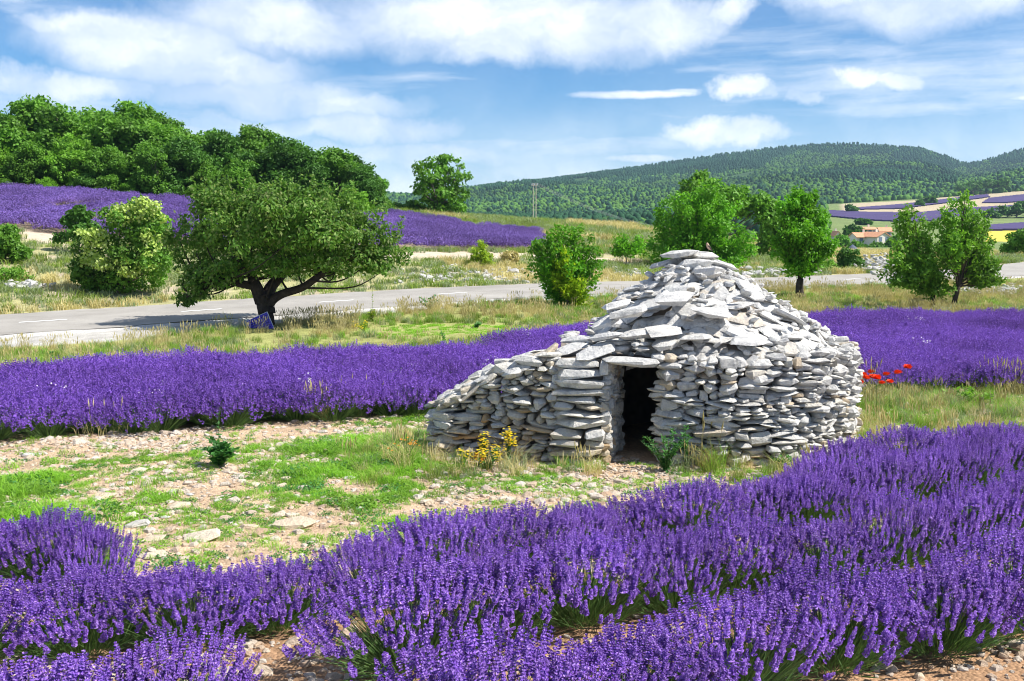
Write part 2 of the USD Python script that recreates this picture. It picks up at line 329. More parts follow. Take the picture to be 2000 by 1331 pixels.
M['blossom'] = foliage('blossom', [(.42, .54, .12), (.34, .48, .08), (.52, .60, .24)], .3, .6, .2, 1.1, .7, .2)
M['weed_leaf'] = foliage('weed_leaf', [(.05, .17, .035), (.075, .23, .05), (.06, .2, .04)], .3, .5, .35, 1.4, 2.0, .2)
M['grey_leaf'] = foliage('grey_leaf', [(.30, .38, .30), (.38, .46, .38)], .25, .7, .2, 1.1, 2.0, .2)
M['yellow_flower'] = foliage('yellow_flower', [(.80, .58, .02), (.85, .66, .03), (.75, .50, .02)], .25, .6, .2, 1.0, 2.0, .15)
M['orange_flower'] = foliage('orange_flower', [(.55, .20, .02), (.62, .28, .03)], .2, .6, .2, 1.0, 2.0, .15)
M['poppy'] = foliage('poppy', [(.75, .045, .012), (.85, .08, .02)], .3, .5, .25, 1.0, 2.0, .15)
M['white_flower'] = foliage('white_flower', [(.75, .75, .68), (.8, .8, .76)], .2, .6, .2, 1.0, 2.0, .1)
M['bark_dark'] = plain('bark_dark', (.045, .034, .028), .9, .2, .4, 9.0, .9, 26.0)
M['bark_grey'] = plain('bark_grey', (.13, .11, .09), .9, .2, .4, 6.0, .8, 20.0)
M['twig'] = plain('twig', (.16, .11, .07), .9, .2)
# ------------------------------------------------------------------ terrain: heights from a set of surveyed points
ctrl = []
def cp(px, py, Y): ctrl.append(at_depth(px, py, Y))
def cz(X, Y, drop): ctrl.append(np.array([X, Y, EYE_Z - drop]))
for Y in (-8, -3, 0, 3, 6, 9, 12):
    for X in (-12, -6, -2, 2, 6, 12):
        cz(X, Y, 2.35 + .037 * Y)
for X in (-14, -8, -3, 2, 7, 12, 18):
    cz(X, 15, 2.86); cz(X, 19, 2.92); cz(X, 23, 2.97)
# the road's centre line (plan) and level
ROAD0, ROADD = np.array([-.4697 * 28.5, 28.5]), np.array([3.765, 2.534])
def road_pt(k):
    k = np.asarray(k, float)
    p = ROAD0 + k[..., None] * ROADD
    bend = np.clip(k - 8.2, 0, None)
    return p + np.stack([-.02 * bend ** 2, .16 * bend ** 1.7], -1)
def road_drop(k):
    return np.interp(k, [-12, -4, 0, 3, 4.5, 7.4, 11.3, 16, 24], [3.3, 3.05, 2.88, 2.64, 2.66, 2.86, 2.95, 2.7, 2.2])
kk = np.linspace(-9, 20, 900); RC = road_pt(kk); RT = np.gradient(RC, axis=0); RT /= np.linalg.norm(RT, axis=1, keepdims=True)
RN = np.stack([-RT[:, 1], RT[:, 0]], 1)                  # points away from the camera
RZ = EYE_Z - road_drop(kk)
RTREE = cKDTree(RC)
ROAD_W = 3.05
def road_off(X, Y):
    """signed offset from the centre line (positive = far side), road level, index."""
    P = np.stack([np.ravel(X), np.ravel(Y)], 1); d, i = RTREE.query(P)
    s = ((P - RC[i]) * RN[i]).sum(1)
    return s.reshape(np.shape(X)), RZ[i].reshape(np.shape(X)), i.reshape(np.shape(X))
for k in np.arange(-6, 17, 1.5):
    c = road_pt(np.array(k)); i = int(np.argmin(abs(kk - k)))
    for o in (-3.6, 0, 3.6):
        q = c + RN[i] * o; cz(q[0], q[1], road_drop(k) + (.03 if o < 0 else -.03) * (o != 0))
    q = c - RN[i] * 6.0; cz(q[0], q[1], max(road_drop(k) + .22, 2.88))
# bank and hillside beyond the road
for p in [(0, 540, 38), (0, 500, 42), (0, 447, 49), (0, 410, 62), (0, 375, 78), (180, 382, 80), (170, 470, 48), (330, 478, 50), (310, 390, 80), (330, 430, 63),
          (520, 490, 49), (520, 408, 82), (560, 450, 64), (800, 520, 45), (800, 497, 49), (800, 491, 52), (720, 425, 82), (760, 455, 66), (800, 430, 84), (1040, 525, 47), (1040, 500, 53), (1040, 490, 56), (1040, 460, 80), (900, 470, 68),
          (950, 428, 108), (850, 418, 100), (1100, 438, 104), (1250, 444, 108), (1150, 480, 72), (1180, 515, 56), (1300, 495, 66), (1400, 515, 62), (1500, 525, 66), (1450, 475, 95), (1650, 520, 74), (1650, 500, 95), (1800, 508, 88), (2000, 500, 95), (2200, 500, 95), (1900, 528, 66)]:
    cp(*p)
for p in [(0, 368, 110), (350, 385, 115), (700, 400, 115), (-400, 430, 60), (-400, 360, 90), (-400, 350, 130), (2400, 490, 90)]:
    cp(*p)
# valley and the far slope
for X, Y, d in [(-60, 180, 1.5), (-20, 170, 3.0), (20, 170, 4.5), (60, 170, 6), (-40, 260, 3), (30, 260, 7), (110, 240, 7), (-200, 260, -2), (200, 260, 6)]:
    cz(X, Y, d)
for p in [(1000, 452, 420), (1250, 452, 420), (1640, 466, 330), (1760, 462, 330), (2000, 455, 330), (2300, 450, 330), (1620, 440, 430), (1800, 430, 470), (2000, 440, 450), (1700, 412, 600), (1850, 404, 640), (2000, 392, 680), (2300, 380, 690), (1660, 402, 720), (1900, 386, 800), (2100, 368, 860),
          (1000, 432, 800), (1250, 425, 800), (1500, 415, 800), (600, 420, 800), (300, 410, 800), (-200, 410, 800), (2500, 350, 860), (1000, 425, 950), (1500, 402, 950), (2000, 370, 980), (500, 420, 950), (-300, 400, 950), (2500, 340, 980)]:
    cp(*p)
ctrl = np.array(ctrl)
def warp(X, Y):                                            # compress distance so that near and far points weigh alike
    r = np.hypot(X, Y + 14); s = np.log(np.maximum(r, 1) / 10) * 30 / np.maximum(r, 1e-6)
    return np.stack([X * s, (Y + 14) * s], -1)
_rbf = RBFInterpolator(warp(ctrl[:, 0], ctrl[:, 1]), ctrl[:, 2], kernel='linear', smoothing=.012, neighbors=24)
# height table on a grid (u, row) for speed
GY = np.concatenate([np.arange(-8, 24, .22), np.geomspace(24, 1000, 330)])
GU = np.linspace(-1.25, 1.25, 420)
GX = GU[None, :] * (GY[:, None] + 12)
GYY = np.broadcast_to(GY[:, None], GX.shape)
GZ = _rbf(warp(GX, GYY).reshape(-1, 2)).reshape(GX.shape)
from scipy.ndimage import gaussian_filter
GZ = gaussian_filter(GZ, 1.6, mode='nearest')
s, rz, _ = road_off(GX, GYY)
near_road = np.clip((7.0 - abs(s)) / 3.4, 0, 1); near_road = near_road * near_road * (3 - 2 * near_road)
near_road = np.where((GYY < 110), near_road, 0)
GZ = GZ * (1 - near_road) + (rz - .05) * near_road
# small unevenness, none on the road
P3 = np.stack([GX, GYY, 0 * GX], -1)
bumpy = (meshkit.fbm(P3 * .9, 4, 3) - .5) * .12 + (meshkit.fbm(P3 * .12, 3, 9) - .5) * .5 * np.clip((GYY - 40) / 40, 0, 1)
bumpy += (meshkit.fbm(P3 * 5.0, 3, 5) - .5) * .05 * np.clip((22 - GYY) / 10, 0, 1)
GZ = GZ + bumpy * (1 - near_road)
from scipy.interpolate import RegularGridInterpolator
_hgt = RegularGridInterpolator((GY, GU), GZ, bounds_error=False, fill_value=None)
def H(X, Y):
    X, Y = np.asarray(X, float), np.asarray(Y, float)
    Yc = np.clip(Y, GY[0], GY[-1])
    return _hgt(np.stack([Yc, np.clip(X / (Yc + 12), -1.25, 1.25)], -1)).reshape(np.broadcast(X, Y).shape)
def ground_at(px, py, y0=2.0, y1=990.0):
    """First point of the ground along the ray through the pixels (vectorised)."""
    px, py = np.broadcast_arrays(np.asarray(px, float), np.asarray(py, float))
    shape = px.shape; px, py = px.ravel(), py.ravel()
    out = np.full((len(px), 3), np.nan)
    Ys = np.concatenate([np.arange(y0, 30, .12), np.geomspace(max(30, y0), y1, 500)]) if y0 < 30 else np.geomspace(y0, y1, 600)
    a, b = (px - 1000) / F, (665.5 - py) / F
    cpi, spi = math.cos(PITCH), math.sin(PITCH)
    dy = cpi + b * spi; sx = a / dy; sz = (-spi + b * cpi) / dy
    for c in range(0, len(px), 2000):
        sl = slice(c, c + 2000)
        X = sx[sl, None] * Ys; Z = EYE_Z + sz[sl, None] * Ys
        D = Z - H(X, np.broadcast_to(Ys, X.shape))
        under = D < 0
        hit = under.any(1); i = np.maximum(under.argmax(1), 1); r = np.arange(len(i))
        d0, d1 = D[r, i - 1], D[r, i]; t = np.clip(d0 / np.where(abs(d0 - d1) < 1e-9, 1, d0 - d1), 0, 1)
        Yh = Ys[i - 1] + t * (Ys[i] - Ys[i - 1])
        Q = np.stack([sx[sl] * Yh, Yh, EYE_Z + sz[sl] * Yh], 1); Q[~hit] = np.nan
        out[sl] = Q
    return out.reshape(shape + (3,))
def on(X, Y, up=0.0):
    return np.stack([np.asarray(X, float), np.asarray(Y, float), H(X, Y) + up], -1)

# ground colours by what grows or lies there (soil, path, verge, bank, fields)
def in_poly(px, py, poly):
    x, y = np.asarray(px, float), np.asarray(py, float); inside = np.zeros(x.shape, bool); j = len(poly) - 1
    for i in range(len(poly)):
        (xi, yi), (xj, yj) = poly[i], poly[j]
        inside ^= ((yi > y) != (yj > y)) & (x < (xj - xi) * (y - yi) / ((yj - yi) if yj != yi else 1e-9) + xi)
        j = i
    return inside
# plan outlines (metres)
def plan(poly_px, y0=2.0): return [tuple(p[:2]) for p in ground_at(np.array([p[0] for p in poly_px]), np.array([p[1] for p in poly_px]), y0)]
MIDFIELD = plan([(-160, 866), (0, 862), (300, 842), (600, 824), (800, 812), (1000, 795), (1400, 775), (1640, 765), (2000, 765), (2200, 770), (2300, 652), (2000, 643), (1700, 640), (1560, 642), (1450, 648), (1230, 660), (1120, 672), (1000, 688), (960, 716), (700, 722), (400, 738), (180, 755), (0, 774), (-200, 796)])
UPFIELD = [tuple(at_depth(*p)[:2]) for p in [(-200, 452, 47), (0, 450, 49.5), (150, 462, 49.5), (330, 482, 50), (520, 492, 50), (700, 495, 51), (800, 492, 52.5), (930, 493, 54.5), (1040, 491, 57), (1052, 478, 68), (1045, 461, 80), (900, 446, 82), (720, 425, 83), (520, 408, 82), (310, 390, 80), (0, 375, 78), (-200, 370, 77)]]
g = np.stack([GX, GYY], -1)
inmid = in_poly(GX, GYY, MIDFIELD); inup = in_poly(GX, GYY, UPFIELD)
nz = meshkit.fbm(P3 * .35, 4, 21); nz2 = meshkit.fbm(P3 * 1.6, 3, 31)
soil = np.array([.37, .225, .13]); pathc = np.array([.45, .325, .215]); verge = np.array([.30, .31, .11]); bank = np.array([.36, .34, .17]); sand = np.array([.53, .44, .33])
col = np.empty(GX.shape + (3,)); col[:] = soil * .9
k1 = np.clip((GYY - 6.6 - .5 * GX) / 2.0, 0, 1)[..., None]
col = col * (1 - k1) + pathc * k1
k2 = ((GYY > 17) & ~inmid)[..., None]
vv = verge * (.75 + .5 * nz[..., None]); col = np.where(k2, vv, col)
col = np.where(inmid[..., None], np.array([.12, .11, .06]), col)
s, rz, _ = road_off(GX, GYY)
k3 = ((s > 3.0) & (GYY > 27))[..., None]
bk = bank * (.8 + .5 * nz2[..., None]) * np.array([1, 1, 1]); bk = np.where((nz2[..., None] > .62), sand * .8, bk)
col = np.where(k3, bk, col)
gpx, gpy = project(np.stack([GX, GYY, GZ], -1))
gpx = np.where(GYY > 1, gpx, -9999)
strip = (GYY > 42) & (GYY < 60) & ((in_poly(gpx, gpy, [(560, 495), (800, 492), (1045, 491), (1260, 508), (1260, 517), (1040, 507), (830, 505), (640, 512)])) | in_poly(gpx, gpy, [(40, 448), (130, 452), (150, 478), (60, 476)]))
col = np.where(strip[..., None], sand, col)
col = np.where(inup[..., None], np.array([.28, .22, .16]), col)
shoulder = (s < -2.9) & (s > -3.0 - 1.1 - 1.2 * np.clip((-2 - GX) / 8, 0, 1)) & (GYY > 20) & (GYY < 45) & (GX < 4)
col = np.where(shoulder[..., None], np.array([.42, .40, .365]) * (.85 + .3 * nz2[..., None]), col)
far = np.clip((GYY - 120) / 80, 0, 1)[..., None]
fcol = np.array([.17, .22, .08]) * (.7 + .6 * nz[..., None]); col = col * (1 - far) + fcol * far
yel = in_poly(gpx, gpy, [(1900, 447), (2100, 443), (2100, 472), (1930, 472)]) & (GYY > 140)
col = np.where(yel[..., None], np.array([.58, .47, .08]), col)
pale = in_poly(gpx, gpy, [(1640, 399), (1800, 391), (1950, 372), (2100, 362), (2100, 388), (1960, 402), (1900, 412), (1700, 418), (1640, 412)]) & (GYY > 300)
col = np.where(pale[..., None], np.array([.42, .35, .23]), col)
nr, nc = GX.shape
ii, jj = np.meshgrid(np.arange(nr - 1), np.arange(nc - 1), indexing='ij'); a = ii * nc + jj
GF = np.vstack([np.stack([a, a + 1, a + nc + 1], -1).reshape(-1, 3), np.stack([a, a + nc + 1, a + nc], -1).reshape(-1, 3)])
gm = {'g': ('geometry', {}), 'at': ('attribute', {'attribute': 'tint'}),
      'n1': ('noise_texture', {'scale': 3.0, 'detail': 8.0, 'roughness': .7}), 'r1': ('map_range', {'from_min': .3, 'from_max': .7, 'to_min': .72, 'to_max': 1.25}), 'sc': ('vector_math', {'math_type': 'scale'}),
      'v': ('voronoi_texture', {'scale': 42.0, 'randomness': 1.0}), 'v2': ('voronoi_texture', {'scale': 9.0, 'randomness': 1.0}),
      'vr': ('map_range', {'from_min': 0.0, 'from_max': .6, 'to_min': 1.0, 'to_max': 0.0}),
      'bw': ('separate_color', {'color_type': 'hsv'}), 'pr': ('map_range', {'from_min': .0, 'from_max': 1.0, 'to_min': .8, 'to_max': 1.22}),
      'sc2': ('vector_math', {'math_type': 'scale'}),
      'ad': ('math', {'math_type': 'add'}), 'b': ('bump', {'strength': .35, 'distance': .03}), 'p': ('principled_bsdf', {'roughness': .95, 'specular_ior_level': .1})}
gl = [('g.position', 'n1.vector'), ('n1.fac', 'r1.value'), ('at.color', 'sc.vector1'), ('r1.result', 'sc.scale'), ('g.position', 'v.vector'), ('g.position', 'v2.vector'), ('v.color', 'bw.color'), ('bw.r', 'pr.value'), ('sc.vector', 'sc2.vector1'), ('pr.result', 'sc2.scale'),
      ('sc2.vector', 'p.base_color'), ('v.distance', 'vr.value'), ('vr.result', 'ad.value1'), ('n1.fac', 'ad.value2'), ('ad.value', 'b.height'), ('b.normal', 'p.normal')]
M['ground'] = usdkit.material(stage, '/World/Looks/ground_look', gm, gl, surface='p.BSDF')
gp = obj('ground', (np.stack([GX, GYY, GZ], -1).reshape(-1, 3), GF), M['ground'], smooth=True)
UsdGeom.PrimvarsAPI(gp).CreatePrimvar('tint', Sdf.ValueTypeNames.Color3fArray, 'vertex').Set(Vt.Vec3fArray.FromNumpy(np.clip(col, .01, .9).reshape(-1, 3).astype(np.float32)))
tag(gp, 'stony tan and grassy ground between the lavender rows and hills', 'ground', kind='structure')

# ------------------------------------------------------------------ road with its painted dashes
def strip_mesh(k0, k1, o0, o1, n, dz, wob=0.0, seed=0, drop=(0, 0)):
    k = np.linspace(k0, k1, n); c = np.stack([np.interp(k, kk, RC[:, 0]), np.interp(k, kk, RC[:, 1])], 1)
    nn = np.stack([np.interp(k, kk, RN[:, 0]), np.interp(k, kk, RN[:, 1])], 1); z = EYE_Z - road_drop(k) + dz
    rg = np.random.default_rng(seed); w = (meshkit.noise(np.stack([k * 9, 0 * k, 0 * k + seed], 1), seed) - .5) * wob
    A = np.column_stack([c + nn * (o0 + w)[:, None] if wob else c + nn * o0, z]); B = np.column_stack([c + nn * (o1 - w)[:, None] if wob else c + nn * o1, z])
    A[:, 2] += drop[0]; B[:, 2] += drop[1]
    v = np.stack([A, B], 1).reshape(-1, 3); i = np.arange(n - 1)[:, None] * 2
    return v, np.vstack([i + [0, 2, 3], i + [0, 3, 1]])
asphalt = {'g': ('geometry', {}), 'n1': ('noise_texture', {'scale': .45, 'detail': 8.0, 'roughness': .72}), 'n2': ('noise_texture', {'scale': 140.0, 'detail': 3.0}), 'r': ('rgb_ramp', {'ramp': [(.3, (.25, .233, .207)), (.7, (.39, .366, .33))]}),
           'r2': ('map_range', {'from_min': .3, 'from_max': .7, 'to_min': .86, 'to_max': 1.12}), 's': ('vector_math', {'math_type': 'scale'}), 'p': ('principled_bsdf', {'roughness': .9, 'specular_ior_level': .2})}
M['asphalt'] = usdkit.material(stage, '/World/Looks/asphalt', asphalt, [('g.position', 'n1.vector'), ('g.position', 'n2.vector'), ('n1.fac', 'r.fac'), ('n2.fac', 'r2.value'), ('r.color', 's.vector1'), ('r2.result', 's.scale'), ('s.vector', 'p.base_color')], surface='p.BSDF')
M['road_paint'] = plain('road_paint', (.78, .78, .76), .7, .2, .12, 12.0)
M['kerb_gravel'] = plain('kerb_gravel', (.50, .48, .45), .95, .1, .3, 18.0, .8, 40.0)
rd = obj('road', strip_mesh(-8.5, 19.5, -ROAD_W, ROAD_W, 900, 0.0, .34, 4), M['asphalt'], smooth=True)
tag(rd, 'pale grey country road crossing behind the cherry tree and the stone hut', 'road', kind='structure')
DASH0 = -.02
for k in range(-2, 13):
    obj('road_marking', strip_mesh(DASH0 + k - .14, DASH0 + k + .14, -.07, .07, 6, .006), M['road_paint'], rd)
sh = obj('gravel_shoulder', strip_mesh(-8.5, 19.5, ROAD_W - .05, ROAD_W + .55, 500, -.006, .3, 8, (0, -.06)), M['kerb_gravel'], smooth=True)
tag(sh, 'narrow whitish gravel strip along the far side of the road', 'road shoulder', kind='structure')

sh2 = obj('gravel_shoulder', strip_mesh(-8.5, 19.5, -ROAD_W - .75, -ROAD_W + .05, 500, -.006, .3, 9, (-.07, 0)), M['kerb_gravel'], smooth=True)
tag(sh2, 'whitish gravel strip along the near side of the road', 'road shoulder', kind='structure')
# ------------------------------------------------------------------ hills and their woods
sky_px = np.array([(-900, 400), (-300, 392), (300, 388), (740, 384), (800, 386), (860, 382), (920, 370), (1000, 361), (1100, 348), (1200, 334), (1300, 319), (1400, 304), (1500, 291), (1600, 283), (1660, 282), (1720, 285), (1790, 290), (1830, 303), (1880, 321), (1910, 318), (1960, 300), (2010, 286), (2150, 262), (2300, 250), (2700, 262)])
HY = np.concatenate([np.linspace(930, 2300, 120), np.linspace(2320, 2700, 12)]); HU = np.linspace(-.75, .95, 420)
hx = HU[None, :] * HY[:, None]; hy = np.broadcast_to(HY[:, None], hx.shape)
hpx = 1000 + HU * F / math.cos(PITCH) * (1.0)                     # close enough to the picture column
ridge_py = np.interp(hpx, sky_px[:, 0], sky_px[:, 1])
ridge_z = np.array([at_depth(x, y, 2300)[2] for x, y in zip(hpx, ridge_py)])
base_z = H(HU * 930, np.full(len(HU), 930.0)) - 1.0
t = np.clip((HY - 930) / (2300 - 930), 0, 1)[:, None]
prof = .34 * t + .66 * t ** 1.55
q3 = np.stack([hx / 420, hy / 520, 0 * hx], -1)
fold = (meshkit.fbm(q3, 3, 77) - .5) * 130 * np.sin(np.pi * np.clip(t, 0, 1)) ** .8 * np.clip((ridge_z - base_z) / 150, .15, 1)[None, :]
hz = base_z[None, :] + (ridge_z - base_z)[None, :] * prof + fold
back = np.clip((HY - 2300) / 400, 0, 1)[:, None]; hz = hz - back * 130
hrow, hcol = hx.shape
ii, jj = np.meshgrid(np.arange(hrow - 1), np.arange(hcol - 1), indexing='ij'); a = ii * hcol + jj
hF = np.vstack([np.stack([a, a + 1, a + hcol + 1], -1).reshape(-1, 3), np.stack([a, a + hcol + 1, a + hcol], -1).reshape(-1, 3)])
M['hill'] = plain('hill', (.045, .095, .03), .95, .1, .35, .02)
hl = obj('hills', (np.stack([hx, hy, hz], -1).reshape(-1, 3), hF), M['hill'], smooth=True)
tag(hl, 'long wooded hill closing the horizon on the right', 'hills', kind='structure')
_hh = RegularGridInterpolator((HY, HU), hz, bounds_error=False, fill_value=None)
rg = np.random.default_rng(5)
def blob(seed, sx, sy, sz, level=1):
    m = trimesh.creation.icosphere(level, 1.0); v = np.array(m.vertices); r = np.random.default_rng(seed)
    v *= (.72 + .55 * meshkit.noise(v * 1.7 + seed * 3.1, seed))[:, None]
    return v * [sx, sy, sz] + [0, 0, sz * .75], np.array(m.faces)
M['wood_a'] = foliage('wood_a', [(.065, .155, .03), (.085, .185, .033), (.075, .17, .03), (.10, .20, .038)], .12, .8, .1, 1.2, .006, .3)
M['wood_cloud_shade'] = foliage('wood_cloud_shade', [(.020, .068, .034), (.030, .086, .038), (.024, .078, .036)], .1, .8, .1, 1.2, .006, .25)  # darker tone, carries the cloud shadow painted on the hill
shapes_w = [[('crown', blob(10 + i, 3.0, 3.0, 3.2), M['wood_a'], True)] for i in range(4)] + [[('crown', blob(30 + i, 2.3, 2.3, 4.6), M['wood_cloud_shade'], True)] for i in range(3)]
N = 112000
tt = rg.uniform(0, 1, N) ** .9; yy = 880 + tt * 1440; uu = rg.uniform(-.72, .88, N)
keep = (uu > -.18) | (rg.uniform(size=N) < .25)
yy, uu = yy[keep], uu[keep]
y2 = 300 + 640 * rg.uniform(0, 1, 16000) ** .8; u2 = rg.uniform(-.2, .36, 16000); q2 = project(on(u2 * y2, y2)); k2 = (q2[0] < 1612) | (q2[1] < 392); yy = np.r_[yy, y2[k2]]; uu = np.r_[uu, u2[k2]]
xx = uu * yy; zz = np.where(yy > 932, _hh(np.stack([yy, uu], -1)), H(xx, yy))
wpx, wpy = project(np.stack([xx, yy, zz], -1))
dens = meshkit.fbm(np.stack([xx / 90, yy / 130, 0 * xx], -1), 3, 13)
kp = dens > .22
xx, yy, zz, wpx, wpy, dens = (q[kp] for q in (xx, yy, zz, wpx, wpy, dens))
# dark conifers imitate a cloud shadow on the upper slopes, broadleaf wood below
ridge_here = np.interp(wpx, sky_px[:, 0], sky_px[:, 1])
line = np.interp(wpx, [900, 1200, 1400, 1480, 1560, 1700, 1880, 2000, 2300], [372, 357, 338, 326, 306, 300, 330, 322, 318]) + (meshkit.fbm(np.stack([wpx / 40, wpy / 15, 0 * wpx], -1), 3, 4) - .5) * 40  # lower edge of the painted cloud shadow
cloud_shade_band = in_poly(wpx, wpy, [(1560, 352), (1640, 332), (1760, 326), (1880, 342), (1860, 362), (1680, 356)])  # mid-slope strip of cloud shadow, put into the tree colour
shade_pine = ((wpy < line) & (rg.uniform(size=len(wpx)) < .93)) | (cloud_shade_band & (rg.uniform(size=len(wpx)) < .85)) | (rg.uniform(size=len(wpx)) < .22)
idx = np.where(shade_pine, 4 + rg.integers(0, 3, len(xx)), rg.integers(0, 4, len(xx)))
sc = rg.uniform(.45, .95, len(xx))
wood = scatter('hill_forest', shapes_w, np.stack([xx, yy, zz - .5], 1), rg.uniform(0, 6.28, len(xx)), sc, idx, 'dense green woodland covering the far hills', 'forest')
# ------------------------------------------------------------------ dry-stone hut
rs = np.random.default_rng(11)
HC = np.array([2.53, 12.78]); HZ0 = float(H(HC[0], HC[1])) - .02
BASE_Z = float(min(H(1.1, 11.0), H(2.2, 10.9), H(3.6, 11.4)))
PROF_Z = np.array([-.3, 0, .6, 1.12, 1.26, 1.42, 1.8, 2.05, 2.22, 2.33])
PROF_R = np.array([1.90, 1.87, 1.87, 1.80, 1.66, 1.46, 1.00, .64, .38, .17])
def hut_r(z): return np.interp(z, PROF_Z, PROF_R)
def hut_c(z): return HC[0] - .22 * np.clip((np.asarray(z) - 1.1) / 1.2, 0, 1)
def chunk(w, d, h, rng, rough=.16, flat=.5):
    """One split limestone slab: convex, 20-44 triangles, about w x d x h, thinning towards its ends."""
    n = int(rng.integers(5, 8)); a0 = rng.uniform(0, 2 * np.pi)
    ang = a0 + (np.arange(n) + rng.uniform(-.36, .36, n)) * 2 * np.pi / n
    e = 2.0 / rng.uniform(2.0, 3.6); ca, sa = np.cos(ang), np.sin(ang); k = rng.uniform(.80, 1.12, n)
    x = np.sign(ca) * np.abs(ca) ** e * w / 2 * k; y = np.sign(sa) * np.abs(sa) ** e * d / 2 * k
    tx, ty = rng.uniform(-.22, .22, 2); pts = []; edge = rng.uniform(.30, 1.0, n)      # how thick the slab still is at each corner
    mid = rng.uniform(-.25, .25) * h
    for s, inset in ((1, rng.uniform(.62, .97)), (-1, rng.uniform(.62, .97))):
        zz = s * h / 2 * edge * rng.uniform(.8, 1.1, n) + (tx * x / w + ty * y / d) * h
        pts.append(np.stack([x * inset * rng.uniform(.92, 1.05, n), y * inset * rng.uniform(.92, 1.05, n), zz], 1))
        c = rng.uniform(-.22, .22, (2, 2)); pts.append(np.stack([c[:, 0] * w, c[:, 1] * d, np.full(2, s * h / 2 * rng.uniform(.85, 1.1)) + (tx * c[:, 0] + ty * c[:, 1]) * h], 1))
    pts.append(np.stack([x, y, mid * edge + rng.uniform(-.12, .12, n) * h], 1))
    p = np.vstack(pts); hull = ConvexHull(p)
    f = hull.simplices.copy(); c = p.mean(0)
    nrm = np.cross(p[f[:, 1]] - p[f[:, 0]], p[f[:, 2]] - p[f[:, 0]])
    flip = (nrm * (p[f].mean(1) - c)).sum(1) < 0; f[flip] = f[flip][:, ::-1]
    used = np.unique(f); remap = np.full(len(p), -1); remap[used] = np.arange(len(used))
    return p[used], remap[f]
def frame(v, origin, ex, ey, ez): return origin + v[:, :1] * ex + v[:, 1:2] * ey + v[:, 2:3] * ez
def rot(axis, ang):
    axis = unit(np.asarray(axis, float)); K = np.array([[0, -axis[2], axis[1]], [axis[2], 0, -axis[0]], [-axis[1], axis[0], 0]])
    return np.eye(3) + math.sin(ang) * K + (1 - math.cos(ang)) * K @ K
stones = []                                               # (verts, faces)
def put(w, d, h, center, t, n, rng, yaw=.14, roll=.07, pitch=.08, upv=(0, 0, 1)):
    """t: along the face, n: out of the face."""
    v, f = chunk(w, d, h, rng); t = unit(np.asarray(t, float)); n = unit(np.asarray(n, float)); u = np.cross(t, -n); u = u if u[2] > 0 else -u
    R = rot(u, rng.normal() * yaw) @ rot(n, rng.normal() * roll) @ rot(t, rng.normal() * pitch)
    v = frame(v, np.zeros(3), t, -n, u) @ R.T + center
    stones.append((v, f))
def lay(path, z0f, z1f, rng, wr=(.12, .42), hr=(.07, .15), depth=.26, split=.45, skip=None, jit=.034, lean=0.0, roll=.06, first=-.12, wf=None):
    """Courses of stone along a plan polyline (left to right seen from outside)."""
    path = np.asarray(path, float); seg = np.linalg.norm(np.diff(path, axis=0), axis=1); L = np.r_[0, np.cumsum(seg)]
    total = L[-1]; seed = rng.integers(1e6)
    def P(s): return np.array([np.interp(s, L, path[:, 0]), np.interp(s, L, path[:, 1])])
    z = first
    while z < 3:
        ch = rng.uniform(*hr); s = -rng.uniform(0, .1); any_ = False
        while s < total:
            w = rng.uniform(*wr) * (wf(s) if wf else 1) * (1.15 if ch > np.mean(hr) else .9)
            if rng.uniform() < .2: w *= .6
            w = min(w, total - s + .06) if total - s < w + .08 else w
            sm = min(max(s + w / 2, 0), total); a, b = P(max(sm - .05, 0)), P(min(sm + .05, total)); t = np.r_[unit(b - a), 0]; n = np.array([t[1], -t[0], 0])
            base = z0f(sm); top = z1f(sm); wav = (meshkit.noise(np.array([[sm * 1.4, z * .8, 3.0]]), int(seed) % 97)[0] - .5) * .10
            zc = base + z + ch / 2 + wav
            if zc - ch * .5 < top and not (skip is not None and skip(sm, zc, w)):
                any_ = True; c = P(sm)
                k = 1 if rng.uniform() > split or ch < .065 else (2 if ch < .12 or rng.uniform() < .7 else 3)
                cuts = np.sort(rng.uniform(.3, .7, k - 1)) if k == 2 else (np.array([.34, .67]) if k == 3 else np.array([]))
                edge = np.r_[0, cuts, 1] * ch
                for q in range(k):
                    hh = edge[q + 1] - edge[q]; m = 1 if rng.uniform() > .3 or w < .2 else 2
                    for r in range(m):
                        ww = w / m; sc = sm + (r - (m - 1) / 2) * ww
                        out = rng.normal() * jit - depth / 2 + .02
                        put(ww * rng.uniform(1.02, 1.2), depth * rng.uniform(.9, 1.1), hh * rng.uniform(1.05, 1.35), np.r_[P(min(max(sc, 0), total)), zc - ch / 2 + edge[q] + hh / 2] + n * (out - lean * (zc - base)), t, n, rng, roll=roll)
            s += w
        z += ch * .93
        if not any_ and z > .4: break
# door, pillar and wing plan
PIL = [(.43, 11.10), (1.04, 10.98)]; JAMB_L = [(1.05, 10.99), (1.36, 11.95)]; JAMB_R0 = (1.61, 11.08)
DOOR_TOP = BASE_Z + 1.15
gz = lambda x, y: float(H(x, y))
